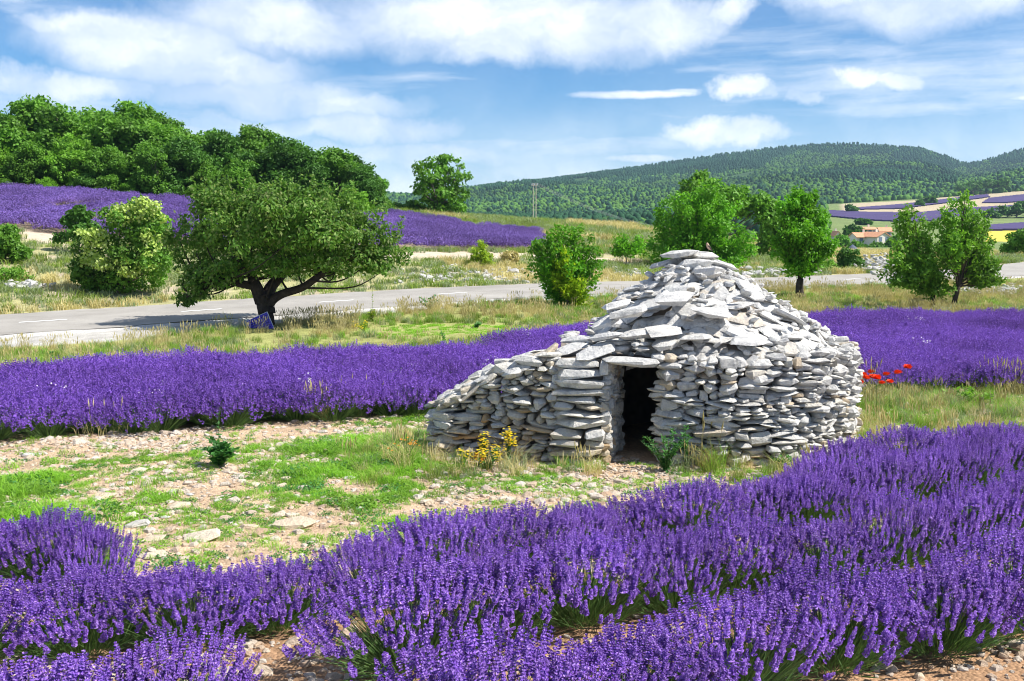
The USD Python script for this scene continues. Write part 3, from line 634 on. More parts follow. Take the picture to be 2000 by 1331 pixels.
# drum: from the right jamb round to behind the right side, then the far back
def arc(a0, a1, n=60, r=1.86):
    a = np.radians(np.linspace(a0, a1, n)); return np.stack([HC[0] + r * np.cos(a), HC[1] + r * np.sin(a)], 1)
a_j = math.degrees(math.atan2(JAMB_R0[1] - HC[1], JAMB_R0[0] - HC[0]))
drum = arc(a_j, 62, 90)
def drum_base(s):
    a = math.radians(a_j + (62 - a_j) * s / (1.86 * math.radians(62 - a_j))); return gz(HC[0] + 1.86 * math.cos(a), HC[1] + 1.86 * math.sin(a))
eave = BASE_Z + 1.24
lay(drum, drum_base, lambda s: eave - .02, rs, wr=(.12, .42), hr=(.048, .125), split=.58, roll=.12, wf=lambda s: np.interp(s, [0, 1.3, 2.2], [1.1, 1.0, .62]))
# long jamb stones right of the door (proud of the drum)
z = BASE_Z - .08
while z < DOOR_TOP - .02:
    h = rs.uniform(.08, .15); w = rs.uniform(.28, .42)
    t = unit(np.array([.93, -.25, 0])); n = np.array([t[1], -t[0], 0])
    put(w, .34, h * 1.1, np.r_[JAMB_R0, z + h / 2] + t * (w / 2 - .01) - n * .13, t, n, rs, .04, .03, .05); z += h * .98
# reveals of the passage (seen from the side), left reveal
lay([(2.06, 12.15), (1.88, 11.45)][::-1], lambda s: BASE_Z, lambda s: DOOR_TOP, rs, wr=(.15, .3), depth=.14, split=.2)
lay([(1.26, 11.98), (1.01, 11.12)][::-1][::-1], lambda s: BASE_Z, lambda s: DOOR_TOP + .02, rs, wr=(.12, .24), hr=(.08, .14), depth=.14, split=.25, jit=.012)
# pillar: a stack of long slabs
z = BASE_Z - .12; t0 = unit(np.r_[np.subtract(PIL[1], PIL[0]), 0]); n0 = np.array([t0[1], -t0[0], 0]); PW = float(np.linalg.norm(np.subtract(PIL[1], PIL[0])))
while z < BASE_Z + 1.20:
    h = rs.uniform(.075, .135); parts_ = [(0, 1)] if rs.uniform() < .55 else ([(0, .42), (.42, 1)] if rs.uniform() < .5 else [(0, .6), (.6, 1)])
    lean = .05 * (z - BASE_Z)
    for a, b in parts_:
        w = PW * (b - a); c = np.r_[PIL[0], 0] + t0 * (PW * (a + b) / 2) + n0 * (-.13 - lean + rs.normal() * .018)
        put(w * rs.uniform(1.0, 1.08), .44, h * rs.uniform(1.0, 1.15), np.r_[c[:2], z + h / 2], t0, n0, rs, .05, .045, .05)
    z += h * .97
# lintel
lin_c = np.array([1.33, 11.13, DOOR_TOP + .055])
lv, lf = chunk(.78, .40, .11, np.random.default_rng(7)); lt = unit(np.array([.97, -.06, -.05])); ln = unit(np.array([-.1, -1, 0.])); lu = np.cross(lt, -ln); lu = lu if lu[2] > 0 else -lu
lintel = (frame(lv, lin_c, lt, -ln, lu), lf)
# wall over the lintel, up to the eave, and the shoulder behind the pillar
lay([(.50, 11.22), (1.25, 11.06), (1.95, 10.98)], lambda s: DOOR_TOP + .10, lambda s: eave + .02, rs, wr=(.2, .42), hr=(.07, .12), depth=.4, split=.35, first=.02)
lay([(.62, 11.55), (1.3, 11.25), (2.0, 11.05)], lambda s: DOOR_TOP + .16, lambda s: eave + .10, rs, wr=(.2, .42), hr=(.07, .11), depth=.4, split=.3, first=.03)
# left side of the body, behind the wing
lay([(.75, 14.2), (.62, 12.4), (.45, 11.25)], lambda s: gz(.5, 12), lambda s: eave - .16, rs, wr=(.15, .4), split=.35)
# wing wall, dropping to the left
WING = np.array([(-.97, 11.52), (-.5, 11.40), (0.0, 11.28), (.46, 11.16)]); WL = float(np.linalg.norm(np.diff(WING, axis=0), axis=1).sum())
wing_top = lambda s: BASE_Z + np.interp(s / WL, [0, .12, .3, .55, .8, 1], [.52, .62, .78, .98, 1.14, 1.24])
lay(WING, lambda s: gz(-.97 + s / WL * 1.43, 11.5), wing_top, rs, wr=(.10, .38), hr=(.045, .108), depth=.30, split=.58, roll=.12)
lay([(-.72, 12.25), (-.97, 11.5)], lambda s: gz(-.97, 11.8), lambda s: BASE_Z + .5, rs, wr=(.14, .36), hr=(.06, .13), depth=.28, split=.45)
lay(np.array([(.46, 12.0), (0, 12.05), (-.75, 12.22)]), lambda s: gz(-.2, 12.1), lambda s: wing_top(max(WL - s, 0)) - .1, rs, wr=(.15, .4), depth=.28, split=.3)
# slabs on the wing's sloping top
for k in range(64):
    s = rs.uniform(.14, WL); p = np.array([np.interp(s / WL, [0, .33, .68, 1], WING[:, 0]), np.interp(s / WL, [0, .33, .68, 1], WING[:, 1])]); b = rs.uniform(.02, .62)
    slope = math.atan(.72 / 1.43)
    t = unit(np.array([math.cos(slope * .75), 0, math.sin(slope * .75)])); n = unit(np.array([-.2, -1, .08]))
    put(rs.uniform(.18, .44), rs.uniform(.18, .36), rs.uniform(.05, .12), np.array([p[0] - .05 * b, p[1] + b, wing_top(s) + rs.uniform(-.03, .05)]), t, n, rs, .5, .16, .16)
# dome: rough slabs laid like scales, pitched outwards
DOME0 = len(stones)
for zc in np.arange(1.20, 2.26, .060):
    r = float(hut_r(zc)); cx = float(hut_c(zc)); c0 = rs.uniform(0, 6.28); arc_l = 0; circ = 2 * math.pi * r
    while arc_l < circ:
        w = float(np.clip(rs.lognormal(-1.22, .42), .11, .56 if zc > 1.36 else .34)) * (1 if r > .6 else .85); a = c0 + (arc_l + w / 2) / r
        n = np.array([math.cos(a), math.sin(a), 0]); t = np.array([-n[1], n[0], 0]); 
        if n[1] < .75 or zc > 1.7:
            pit = math.radians(rs.uniform(14, 44)); d = rs.uniform(.26, .46); h = rs.uniform(.028, .078)
            if rs.uniform() < .14: h *= 1.6
            o = n * math.cos(pit) + np.array([0, 0, -1.0]) * math.sin(pit)
            cen = np.array([cx, HC[1], BASE_Z + zc]) + n * (r - d * (.42 if zc > 1.42 else .54) + rs.normal() * (.035 if zc > 1.42 else .015)) + np.array([0, 0, rs.normal() * .03])
            put(w * rs.uniform(.95, 1.2), d, h, cen, t, o, rs, .4 if zc > 1.42 else .14, .19 if zc > 1.42 else .08, .17)
        arc_l += w * .92
# rough crown on top
for x, y, zz, w, d, h, roll_ in [(-.16, -.10, 2.37, .50, .36, .085, .16), (.16, .02, 2.345, .44, .40, .07, -.1), (-.02, -.30, 2.24, .50, .32, .13, .05), (.36, -.10, 2.22, .46, .34, .09, -.34), (-.36, 0, 2.24, .40, .34, .07, .28), (.05, .2, 2.30, .5, .4, .1, 0), (.1, -.45, 2.12, .42, .3, .14, .1), (-.28, -.34, 2.10, .40, .34, .10, .2), (.42, -.36, 2.03, .46, .32, .08, -.3)]:
    t = np.array([math.cos(roll_), 0, math.sin(roll_)]); put(w, d, h, np.array([hut_c(2.3) + x, HC[1] + y, BASE_Z + zz]), t, np.array([0, -1, .25 if zz < 2.3 else .08]), rs, .2, .02, .1)
# heap of bigger blocks on the left shoulder of the dome
for x, y, zz, w, d, h, roll_ in [(.80, 11.65, 1.40, .5, .4, 0.072, .2), (1.12, 11.72, 1.60, .40, .40, 0.122, .28), (1.24, 11.85, 1.78, .42, .36, 0.108, .3), (1.40, 11.62, 1.72, .46, .42, 0.115, .1), (1.10, 11.45, 1.45, .42, .38, 0.086, .22), (1.45, 11.40, 1.48, .44, .36, 0.108, .05), (.68, 11.45, 1.31, .42, .34, 0.058, .25), (.95, 11.28, 1.30, .5, .34, 0.072, .1),
                                  (1.75, 11.35, 1.52, .5, .4, 0.079, -.05), (2.1, 11.3, 1.46, .5, .36, 0.072, .12), (2.35, 11.55, 1.72, .5, .38, 0.094, -.2), (1.9, 11.75, 1.86, .48, .4, 0.108, .15), (2.7, 11.25, 1.42, .55, .42, 0.072, -.1)]:
    t = np.array([math.cos(roll_), 0, math.sin(roll_)]); put(w, d, h, np.array([x, y, BASE_Z + zz]), t, unit(np.array([-.3, -1, -.15])), rs, .25, .06, .12)
for q in range(190):                                      # small broken pieces wedged between the slabs
    zc = rs.uniform(1.2, 2.2); r = float(hut_r(zc)); a = rs.uniform(-math.pi, .35); n = np.array([math.cos(a), math.sin(a), 0])
    put(rs.uniform(.06, .17), rs.uniform(.08, .2), rs.uniform(.02, .07), np.array([float(hut_c(zc)), HC[1], BASE_Z + zc]) + n * (r - rs.uniform(-.02, .09)) + [0, 0, .02], np.array([-n[1], n[0], 0]), n, rs, 1.0, .35, .35)
keep_ = [not (v[:, 0].mean() > 3.3 and np.hypot(v[:, 0] - HC[0], v[:, 1] - HC[1]).max() > 1.985) and not (np.ptp(v[:, 2]) > .20 and v[:, 2].max() > BASE_Z + 2.20) for v, f in stones]
DOME0 = int(np.sum(keep_[:DOME0])); stones = [st for st, k in zip(stones, keep_) if k]
hut = thing('stone_hut', 'round dry-stone shepherd hut with a domed slab roof and dark doorway', 'stone hut', (HC[0], HC[1], HZ0))
HO = np.array([HC[0], HC[1], HZ0])
def size_on_photo(v):
    px, py = project(v); return (px.max() - px.min()) * (py.max() - py.min())
eye = np.array([0, 0, EYE_Z])
def seen(v):
    c = v.mean(0); n2 = c[:2] - HC; rel = np.dot(unit(n2), unit(-(c[:2]))) if np.linalg.norm(n2) > .3 else 1
    ok = rel > -.15 or c[2] > BASE_Z + 1.5 or c[0] < .7
    inside = (c[1] > 11.25 and c[2] < BASE_Z + 1.1 and .4 < c[0] < 2.0)
    return ok and not inside
score = np.array([size_on_photo(v) * (1 if seen(v) else .05) for v, f in stones]); order = np.argsort(-score)
CT = np.array([v.mean(0) for v, f in stones]); WARM = (CT[:, 0] < 1.1) & (CT[:, 1] < 11.7) & (rs.uniform(size=len(CT)) < np.clip(.75 - (CT[:, 2] - BASE_Z) * .75, .06, .8))
obj('lintel', (lintel[0] - HO, lintel[1]), M['limestone'], hut, label='long flat slab over the doorway')
for i in order[:290]:
    v, f = stones[i]; obj('stone', (v - HO, f), M['limestone_dome' if i >= DOME0 else ('limestone_warm' if WARM[i] else 'limestone')], hut)
rest = order[290:]; v, f = join([stones[i] for i in rest if i < DOME0 and WARM[i]]); obj('small_stones', (v - HO, f), M['limestone_warm'], hut, kind='stuff', label='small tan stones low in the wing wall')
v, f = join([stones[i] for i in rest if i < DOME0 and not WARM[i]]); obj('small_stones', (v - HO, f), M['limestone'], hut, kind='stuff')
v, f = join([stones[i] for i in rest if i >= DOME0]); obj('roof_chips', (v - HO, f), M['limestone_dome'], hut, kind='stuff')
# dark rubble core with the room and the passage cut out of it
def rev(prof_scale, zlist, cap_r):
    n = 40; a = np.arange(n) * 2 * np.pi / n; V = []
    for zq in zlist:
        r = max(float(hut_r(zq)) + prof_scale, .06); V.append(np.stack([hut_c(zq) + r * np.cos(a), HC[1] + r * np.sin(a), np.full(n, BASE_Z + zq)], 1))
    V = np.vstack(V + [[[hut_c(zlist[0]), HC[1], BASE_Z + zlist[0]]], [[hut_c(zlist[-1]), HC[1], BASE_Z + zlist[-1]]]]); F_ = []
    for i in range(len(zlist) - 1):
        for j in range(n):
            j2 = (j + 1) % n; F_ += [(i * n + j, i * n + j2, (i + 1) * n + j2), (i * n + j, (i + 1) * n + j2, (i + 1) * n + j)]
    b, tp = len(V) - 2, len(V) - 1; o = (len(zlist) - 1) * n
    for j in range(n):
        j2 = (j + 1) % n; F_ += [(b, j2, j), (tp, o + j, o + j2)]
    return m3.Manifold(m3.Mesh(np.asarray(V, np.float32), np.asarray(F_, np.uint32)))
def prism(poly, z0, z1):
    return m3.CrossSection([poly]).extrude(z1 - z0).translate([0, 0, z0])
core = rev(-.17, [-.3, .3, .8, 1.12, 1.42, 1.8, 2.05, 2.2], 0)
core = core + prism([(.56, 11.3), (1.02, 11.2), (1.75, 11.18), (1.9, 12.6), (.66, 13.2)], BASE_Z - .3, BASE_Z + 1.22)
wing = m3.Manifold.hull_points(np.array([(x, y, z) for x, y, z in [(-.80, 11.68, BASE_Z - .3), (.6, 11.32, BASE_Z - .3), (.6, 11.9, BASE_Z - .3), (-.66, 12.1, BASE_Z - .3), (-.80, 11.68, BASE_Z + .40), (-.66, 12.1, BASE_Z + .38), (.6, 11.32, BASE_Z + 1.1), (.6, 11.9, BASE_Z + 1.08)]]))
core = core + wing
core = core - rev(-.62, [-.5, .3, .8, 1.12, 1.42, 1.7], 0)
core = core - prism([(1.05, 10.4), (1.68, 10.4), (1.74, 11.1), (2.0, 12.2), (1.3, 12.4), (1.06, 11.1)], BASE_Z - .5, DOOR_TOP + .03)
mm = core.to_mesh(); obj('rubble_core', (np.asarray(mm.vert_properties[:, :3], float) - HO, mm.tri_verts), M['core'], hut)

# ------------------------------------------------------------------ bird on top
def skin(chains, step=.006, it=8):
    """Hull of spheres along chains -> one smoothed surface."""
    man = m3.Manifold()
    for ch in chains:
        for (p, r), (q, s_) in zip(ch[:-1], ch[1:]):
            man += m3.Manifold.batch_hull([m3.Manifold.sphere(r, 16).translate(list(map(float, p))), m3.Manifold.sphere(s_, 16).translate(list(map(float, q)))])
    man = man.refine_to_length(step); q = man.to_mesh(); t = trimesh.Trimesh(q.vert_properties[:, :3], q.tri_verts)
    trimesh.smoothing.filter_taubin(t, iterations=it); return np.array(t.vertices), np.array(t.faces)
bp = at_depth(1384, 499, HC[1] + .0); top_z = max(v[:, 2].max() for v, f in stones if (np.hypot(v[:, 0] - bp[0], v[:, 1] - bp[1]) < .16).any())
bird = thing('bird', 'small brown and buff songbird perched on the hut top', 'bird', (bp[0], bp[1], top_z - .004), 15)
M['bird'] = plain('bird_feathers', (.42, .30, .21), .8, .2, .35, 60.0)
M['bird_dark'] = plain('bird_dark', (.06, .045, .04), .6, .3, .2)
b_ = [[((.012, 0, .032), .016), ((-.004, 0, .055), .023), ((-.016, 0, .078), .018), ((-.022, 0, .094), .0155)]]
v, f = skin(b_, .005, 6); obj('body', (v, f), M['bird'], bird, smooth=True)
v, f = tube([(-.034, 0, .094), (-.05, 0, .091)], [.0035, .0006], 6); obj('beak', (v, f), M['bird_dark'], bird)
v, f = skin([[((.018, 0, .03), .009), ((.045, 0, .006), .006)]], .004, 4); v = v * [1, 1.2, 1]; obj('tail', (v, f), M['bird_dark'], bird, smooth=True)
for s_ in (-1, 1):
    v, f = skin([[((-.008, s_ * .019, .068), .010), ((.016, s_ * .018, .04), .009), ((.032, s_ * .010, .024), .003)]], .004, 4); obj('wing', (v, f), M['bird_dark'], bird, smooth=True)
    v, f = tube([(.004, s_ * .008, .036), (0, s_ * .009, .015), (-.003, s_ * .009, 0)], [.0022, .0018, .0018], 5); obj('leg', (v, f), M['bird_dark'], bird)
    m = trimesh.creation.icosphere(1, .0026); obj('eye', (np.array(m.vertices) + [-.032, s_ * .0105, .098], np.array(m.faces)), M['bird_dark'], bird, smooth=True)
# ------------------------------------------------------------------ lavender
def spike_mesh(P, D, L, W, rng, whorls=6, per=5, lod=0):
    """Flower spikes: whorls of small tilted florets up a core. P base, D direction, L length, W radius."""
    n = len(P); D = unit(D); a = unit(np.cross(D, rng.normal(size=(n, 3)))); b = np.cross(D, a)
    V, Fc, off = [], [], 0
    for i in range(whorls):
        fr = (i + .35) / whorls; rad = W * (1.15 - .65 * fr) * rng.uniform(.8, 1.2, n)
        if i == 0: fr -= .12
        c = P + D * (L * fr)[:, None]
        for j in range(per):
            th = rng.uniform(0, 2 * np.pi, n) if lod else (j + .5 * (i % 2)) * 2 * np.pi / per + rng.uniform(-.3, .3, n)
            o = np.cos(th)[:, None] * a + np.sin(th)[:, None] * b; s = np.cross(D, o)
            r_ = rad[:, None]; hgt = (L / whorls * rng.uniform(.75, 1.15, n))[:, None]
            tip = c + o * r_ * rng.uniform(.8, 1.25, n)[:, None] + D * hgt * rng.uniform(.25, .8, n)[:, None]
            q = [c + o * r_ * .15 - D * hgt * .15, c + o * r_ * .75 + s * r_ * .55 + D * hgt * .15, tip, c + o * r_ * .75 - s * r_ * .55 + D * hgt * .15] + ([c + o * r_ * .2 + D * hgt * .75] if lod == 0 else [])
            v = np.stack(q, 1).reshape(-1, 3); k = np.arange(n)[:, None] * len(q) + off
            V.append(v); Fc.append(np.vstack([k + [0, 1, 2], k + [0, 2, 3], k + [1, 4, 2]] if lod == 0 else [k + [0, 1, 2], k + [0, 2, 3]])); off += len(q) * n
    return np.vstack(V), np.vstack(Fc)
def lavender_bush(seed, nspike, rad=.50, hgt=.46, whorls=6, per=5, lod=0, spike=(.05, .10), w=.0125, leaves=420, stemw=.0022):
    r = np.random.default_rng(seed)
    th = r.uniform(0, 2 * np.pi, nspike); q = r.uniform(0, 1, nspike) ** .62; lump = .82 + .36 * meshkit.noise(np.stack([np.cos(th) * 1.3, np.sin(th) * 1.3, np.full(nspike, seed * 1.7)], 1), seed)
    incl = q * math.radians(60) * (.9 + .2 * r.uniform(size=nspike))
    d = np.stack([np.sin(incl) * np.cos(th), np.sin(incl) * np.sin(th), np.cos(incl)], 1)
    d = unit(d + r.normal(size=(nspike, 3)) * .07)
    root = np.stack([np.cos(th) * q * rad * .34, np.sin(th) * q * rad * .34, np.full(nspike, .02)], 1)
    ln = hgt * lump * r.uniform(.80, 1.08, nspike) * (1.0 + .18 * q)
    tip = root + d * ln[:, None]; tip[:, 2] += .03 * r.uniform(size=nspike); tip[:, 2] -= .05 * q * r.uniform(size=nspike)
    L = r.uniform(*spike, nspike); D = unit(d * .75 + np.array([0, 0, .45]) + r.normal(size=(nspike, 3)) * .10)
    sp = spike_mesh(tip, D, L, w * r.uniform(.8, 1.2, nspike), r, whorls, per, lod)
    # stems: thin two-sided strips
    mid = root + d * (ln * .55)[:, None] + r.normal(size=(nspike, 3)) * .006
    s_ = unit(np.cross(d, r.normal(size=(nspike, 3)))) * stemw
    v = np.stack([root - s_, root + s_, mid - s_, mid + s_, tip - s_ * .7, tip + s_ * .7], 1).reshape(-1, 3); k = np.arange(nspike)[:, None] * 6
    st = (v, np.vstack([k + [0, 1, 3], k + [0, 3, 2], k + [2, 3, 5], k + [2, 5, 4]]))
    # leafy base
    th = r.uniform(0, 2 * np.pi, leaves); q = np.sqrt(r.uniform(0, 1, leaves)); inc = q * 1.35
    dd = np.stack([np.sin(inc) * np.cos(th), np.sin(inc) * np.sin(th), np.cos(inc)], 1)
    P = dd * (rad * .48 * r.uniform(.25, 1.0, leaves))[:, None] + np.stack([np.cos(th) * q * .10, np.sin(th) * q * .10, 0 * th + .01], 1)
    P[:, 2] = np.maximum(P[:, 2] * .8, .0)
    lf = leaf_cards_oriented(P, dd + r.normal(size=(leaves, 3)) * .3 + [0, 0, .35], r.normal(size=(leaves, 3)), (r.uniform(.05, .10, leaves) if lod else r.uniform(.07, .19, leaves)), r.uniform(.0016, .0032, leaves) * (1 if lod == 0 else .8))
    return sp, st, lf
LAV = []
for i in range(6):
    c = class_prim(f'lavender_bush_kind_{"abcdef"[i]}')
    sp, st, lf = lavender_bush(100 + i, 450, rad=.42, hgt=.31 + .02 * (i % 3), leaves=1500, whorls=6, per=5, spike=(.045, .085), w=.0132, stemw=.0015)
    obj('flower_spikes', sp, M['lav_near'], c, kind='stuff'); obj('stems', st, M['lav_stem'], c, kind='stuff'); obj('leaves', lf, M['lav_leaf'], c, kind='stuff')
    LAV.append(c)
rl = np.random.default_rng(77)
rowA = [(660, 1352), (830, 1315), (1000, 1258), (1200, 1200), (1400, 1158), (1600, 1118), (1800, 1082), (2000, 1048), (2200, 1015)]
rowB = [(765, 1136), (840, 1112), (1000, 1080), (1200, 1050), (1400, 1022), (1600, 998), (1800, 965), (2000, 930), (2200, 895)]
rowB2 = [(-60, 1318), (100, 1276), (260, 1232), (400, 1196), (480, 1180)]
rowC = [(-120, 1128), (0, 1126), (200, 1114), (400, 1102), (560, 1072), (700, 1046), (860, 1018), (1000, 990), (1200, 958), (1400, 932), (1550, 912), (1700, 888), (1850, 862), (2000, 838), (2200, 805)]
rowD = [(-100, 985), (0, 995), (100, 1000), (170, 1025)]
rowE = [(1540, 905), (1640, 868), (1750, 845), (1900, 828), (2050, 808), (2200, 790)]
def top_to_plan(pts, hgt):
    """plan position of a bush whose crown shows at these pixels, given its height."""
    out = []
    for x, y in pts:
        lo, hi = 2.0, 40.0
        Ys = np.linspace(lo, hi, 1500); d = ray(x, y); Z = EYE_Z + d[2] / d[1] * Ys; X = d[0] / d[1] * Ys
        k = np.argmax(Z < H(X, Ys) + hgt); out.append((X[k], Ys[k]))
    return np.array(out)
def row_spots(pts, step, hgt=.40):
    p = curve(np.c_[top_to_plan(pts, hgt), np.zeros(len(pts))], 12)[:, :2]; s = np.r_[0, np.cumsum(np.linalg.norm(np.diff(p, axis=0), axis=1))]
    q = np.arange(0.1, s[-1], step); g = np.gradient(p, axis=0); return np.stack([np.interp(q, s, p[:, 0]), np.interp(q, s, p[:, 1]), np.degrees(np.arctan2(np.interp(q, s, g[:, 1]), np.interp(q, s, g[:, 0])))], 1)
rows = [(rowA, 'front row nearest the camera', 'lavender bushes of the front row'),
        (rowB, 'second row', 'lavender bushes of the second row'),
        (rowB2, 'lower left row', 'lavender bushes in the lower left corner'),
        (rowC, 'long third row before the hut', 'lavender bushes of the third row'),
        (rowD, 'short row beside the path', 'lavender bushes at the left edge'),
        (rowE, 'back row below the poppies', 'lavender bushes of the back row')]
bushes = []
SIZE = {id(rowA): 1.30, id(rowB): 1.16, id(rowB2): 1.22, id(rowC): 1.08, id(rowD): 1.1, id(rowE): 1.05}
for pts, where, grp in rows:
    gs = SIZE[id(pts)]
    for nb, (x, y, yaw) in enumerate(row_spots(pts, .56 * gs, .47 * gs)):
        x += rl.normal() * .05; y += rl.normal() * .05; k = int(rl.integers(0, 6)); sc = gs * rl.uniform(.88, 1.10)
        copy_of(LAV[k], 'lavender_bush', f'purple lavender bush, {nth(nb)} from the left in the ' + where, 'lavender bush', (x, y, float(H(x, y)) - .01), yaw + 180 * float(rl.integers(0, 2)) + rl.normal() * 12, (sc * rl.uniform(1.02, 1.18), sc * rl.uniform(.62, .74), sc * rl.uniform(.94, 1.12)), grp)
        bushes.append((x, y))
bushes = np.array(bushes)
# the dense field between the path and the verge
def poly_samples(poly, step, rng, jit=.35):
    p = np.array(poly); x0, y0 = p.min(0); x1, y1 = p.max(0)
    X, Y = np.meshgrid(np.arange(x0, x1, step), np.arange(y0, y1, step)); X = X.ravel() + rng.uniform(-jit, jit, X.size) * step; Y = Y.ravel() + rng.uniform(-jit, jit, Y.size) * step
    k = in_poly(X, Y, poly); return X[k], Y[k]
shapes_l = []
for i in range(5):
    sp, st, lf = lavender_bush(200 + i, 330, rad=.46, hgt=.38, whorls=4, per=3, lod=1, spike=(.07, .13), w=.021, leaves=300, stemw=.0022)
    shapes_l.append([('flower_spikes', sp, M['lav_mid'], False), ('stems', st, M['lav_stem'], False), ('leaves', lf, M['lav_leaf'], False)])
X, Y = poly_samples(MIDFIELD, .40, rl)
far_hut = ~((np.hypot(X - HC[0], Y - HC[1]) < 2.6) | ((X > -1.4) & (X < 1.0) & (Y > 10.5) & (Y < 12.6)))
X, Y = X[far_hut], Y[far_hut]
fld = scatter('lavender_field', shapes_l, on(X, Y, -.02), rl.uniform(0, 6.28, len(X)), rl.uniform(.85, 1.15, len(X)) * (.93 + .12 * meshkit.noise(np.stack([X * .8, Y * .8, 0 * X], 1), 2)), rl.integers(0, 5, len(X)),
              'dense purple lavender field between the stony path and the roadside grass', 'lavender field')
# the sloping field behind the road, its rows just told apart
shapes_u = []
for i in range(4):
    sp, st, lf = lavender_bush(300 + i, 150, rad=.5, hgt=.42, whorls=2, per=3, lod=1, spike=(.10, .16), w=.05, leaves=60, stemw=.008)
    shapes_u.append([('flower_spikes', sp, M['lav_far'], False), ('leaves', lf, M['lav_leaf'], False)])
p = np.array(UPFIELD); x0, y0 = p.min(0); x1, y1 = p.max(0); dirn = unit(np.array([.95, .31])); nrm_ = np.array([-dirn[1], dirn[0]])
A_, B_ = np.meshgrid(np.arange(-120, 140, .75), np.arange(-60, 130, 1.05)); A_ = A_ + rl.uniform(-.25, .25, A_.shape); B_ = B_ + rl.normal(size=B_.shape) * .10
X = (A_ * dirn[0] + B_ * nrm_[0]).ravel(); Y = (A_ * dirn[1] + B_ * nrm_[1]).ravel(); k = in_poly(X, Y, UPFIELD) & (np.abs(X) < .62 * Y); X, Y = X[k], Y[k]
gap = meshkit.fbm(np.stack([X * .18, Y * .18, 0 * X], 1), 3, 8) > .30; X, Y = X[gap], Y[gap]
scatter('hillside_lavender_field', shapes_u, on(X, Y, -.03), rl.uniform(0, 6.28, len(X)), rl.uniform(.9, 1.35, len(X)), rl.integers(0, 4, len(X)), 'pale purple lavender field on the slope across the road', 'lavender field')
# strips of lavender far off on the right, laid on the slope as low hedges
def far_field(name, poly, label, mat_, step_px=1.5, up=.7):
    P = np.array(poly, float); x0, y0 = P.min(0); x1, y1 = P.max(0)
    xs = np.arange(x0, x1 + step_px, step_px * 2); ys = np.arange(y0, y1 + step_px, step_px * .5)
    GXp, GYp = np.meshgrid(xs, ys); Q = ground_at(GXp, GYp, 125, 940); ok = in_poly(GXp, GYp, poly) & np.isfinite(Q[..., 0])
    idx = np.full(GXp.shape, -1); idx[ok] = np.arange(ok.sum()); top = Q[ok] + [0, 0, up]
    F_ = []
    for i in range(len(ys) - 1):
        for j in range(len(xs) - 1):
            q = [idx[i, j], idx[i, j + 1], idx[i + 1, j + 1], idx[i + 1, j]]
            if min(q) >= 0: F_ += [(q[0], q[2], q[1]), (q[0], q[3], q[2])]
    if not F_: print('no faces', name); return
    F_ = np.array(F_); e = np.sort(np.vstack([F_[:, :2], F_[:, 1:], F_[:, [2, 0]]]), 1); u, c = np.unique(e, axis=0, return_counts=True); rim = u[c == 1]
    n = len(top); low = top - [0, 0, up + .6]; V = np.vstack([top, low]); S = np.vstack([np.c_[rim[:, 0], rim[:, 1], rim[:, 1] + n], np.c_[rim[:, 0], rim[:, 1] + n, rim[:, 0] + n]])
    o = obj(name, (V, np.vstack([F_, S])), mat_, smooth=35); tag(o, label, 'lavender field'); return o
fm = {'g': ('geometry', {}), 'w': ('wave_texture', {'scale': .22, 'distortion': 1.5, 'detail': 2.0, 'bands_direction': 'x'}), 'n': ('noise_texture', {'scale': .05, 'detail': 5.0}), 'r': ('rgb_ramp', {'ramp': [(0.0, (.06, .052, .10)), (.5, (.08, .062, .145)), (1.0, (.10, .078, .17))]}),
      'a': ('math', {'math_type': 'multiply'}), 'p': ('principled_bsdf', {'roughness': 1.0, 'specular_ior_level': .05})}
M['far_lavender'] = usdkit.material(stage, '/World/Looks/far_lavender', fm, [('g.position', 'w.vector'), ('g.position', 'n.vector'), ('n.fac', 'r.fac'), ('r.color', 'p.base_color')], surface='p.BSDF')
for poly, lab in [([(1618, 412), (1700, 416), (1790, 417), (1880, 408), (1985, 402), (2060, 400), (2060, 412), (1960, 414), (1830, 432), (1790, 436), (1700, 432), (1618, 424)], 'broad distant lavender strip lowest on the slope above the village roofs'),
                  ([(1670, 407), (1760, 400), (1860, 388), (1930, 380), (1935, 386), (1850, 398), (1760, 409), (1680, 411)], 'narrow distant lavender strip just under the pale track'),
                  ([(1930, 388), (2060, 374), (2060, 390), (1960, 398), (1915, 398)], 'distant lavender block at the right edge above the hedge'),
                  ([(1925, 442), (2060, 432), (2060, 450), (1925, 452)], 'distant lavender strip beside the yellow field')]:
    far_field('distant_lavender_field', poly, lab, M['far_lavender'])
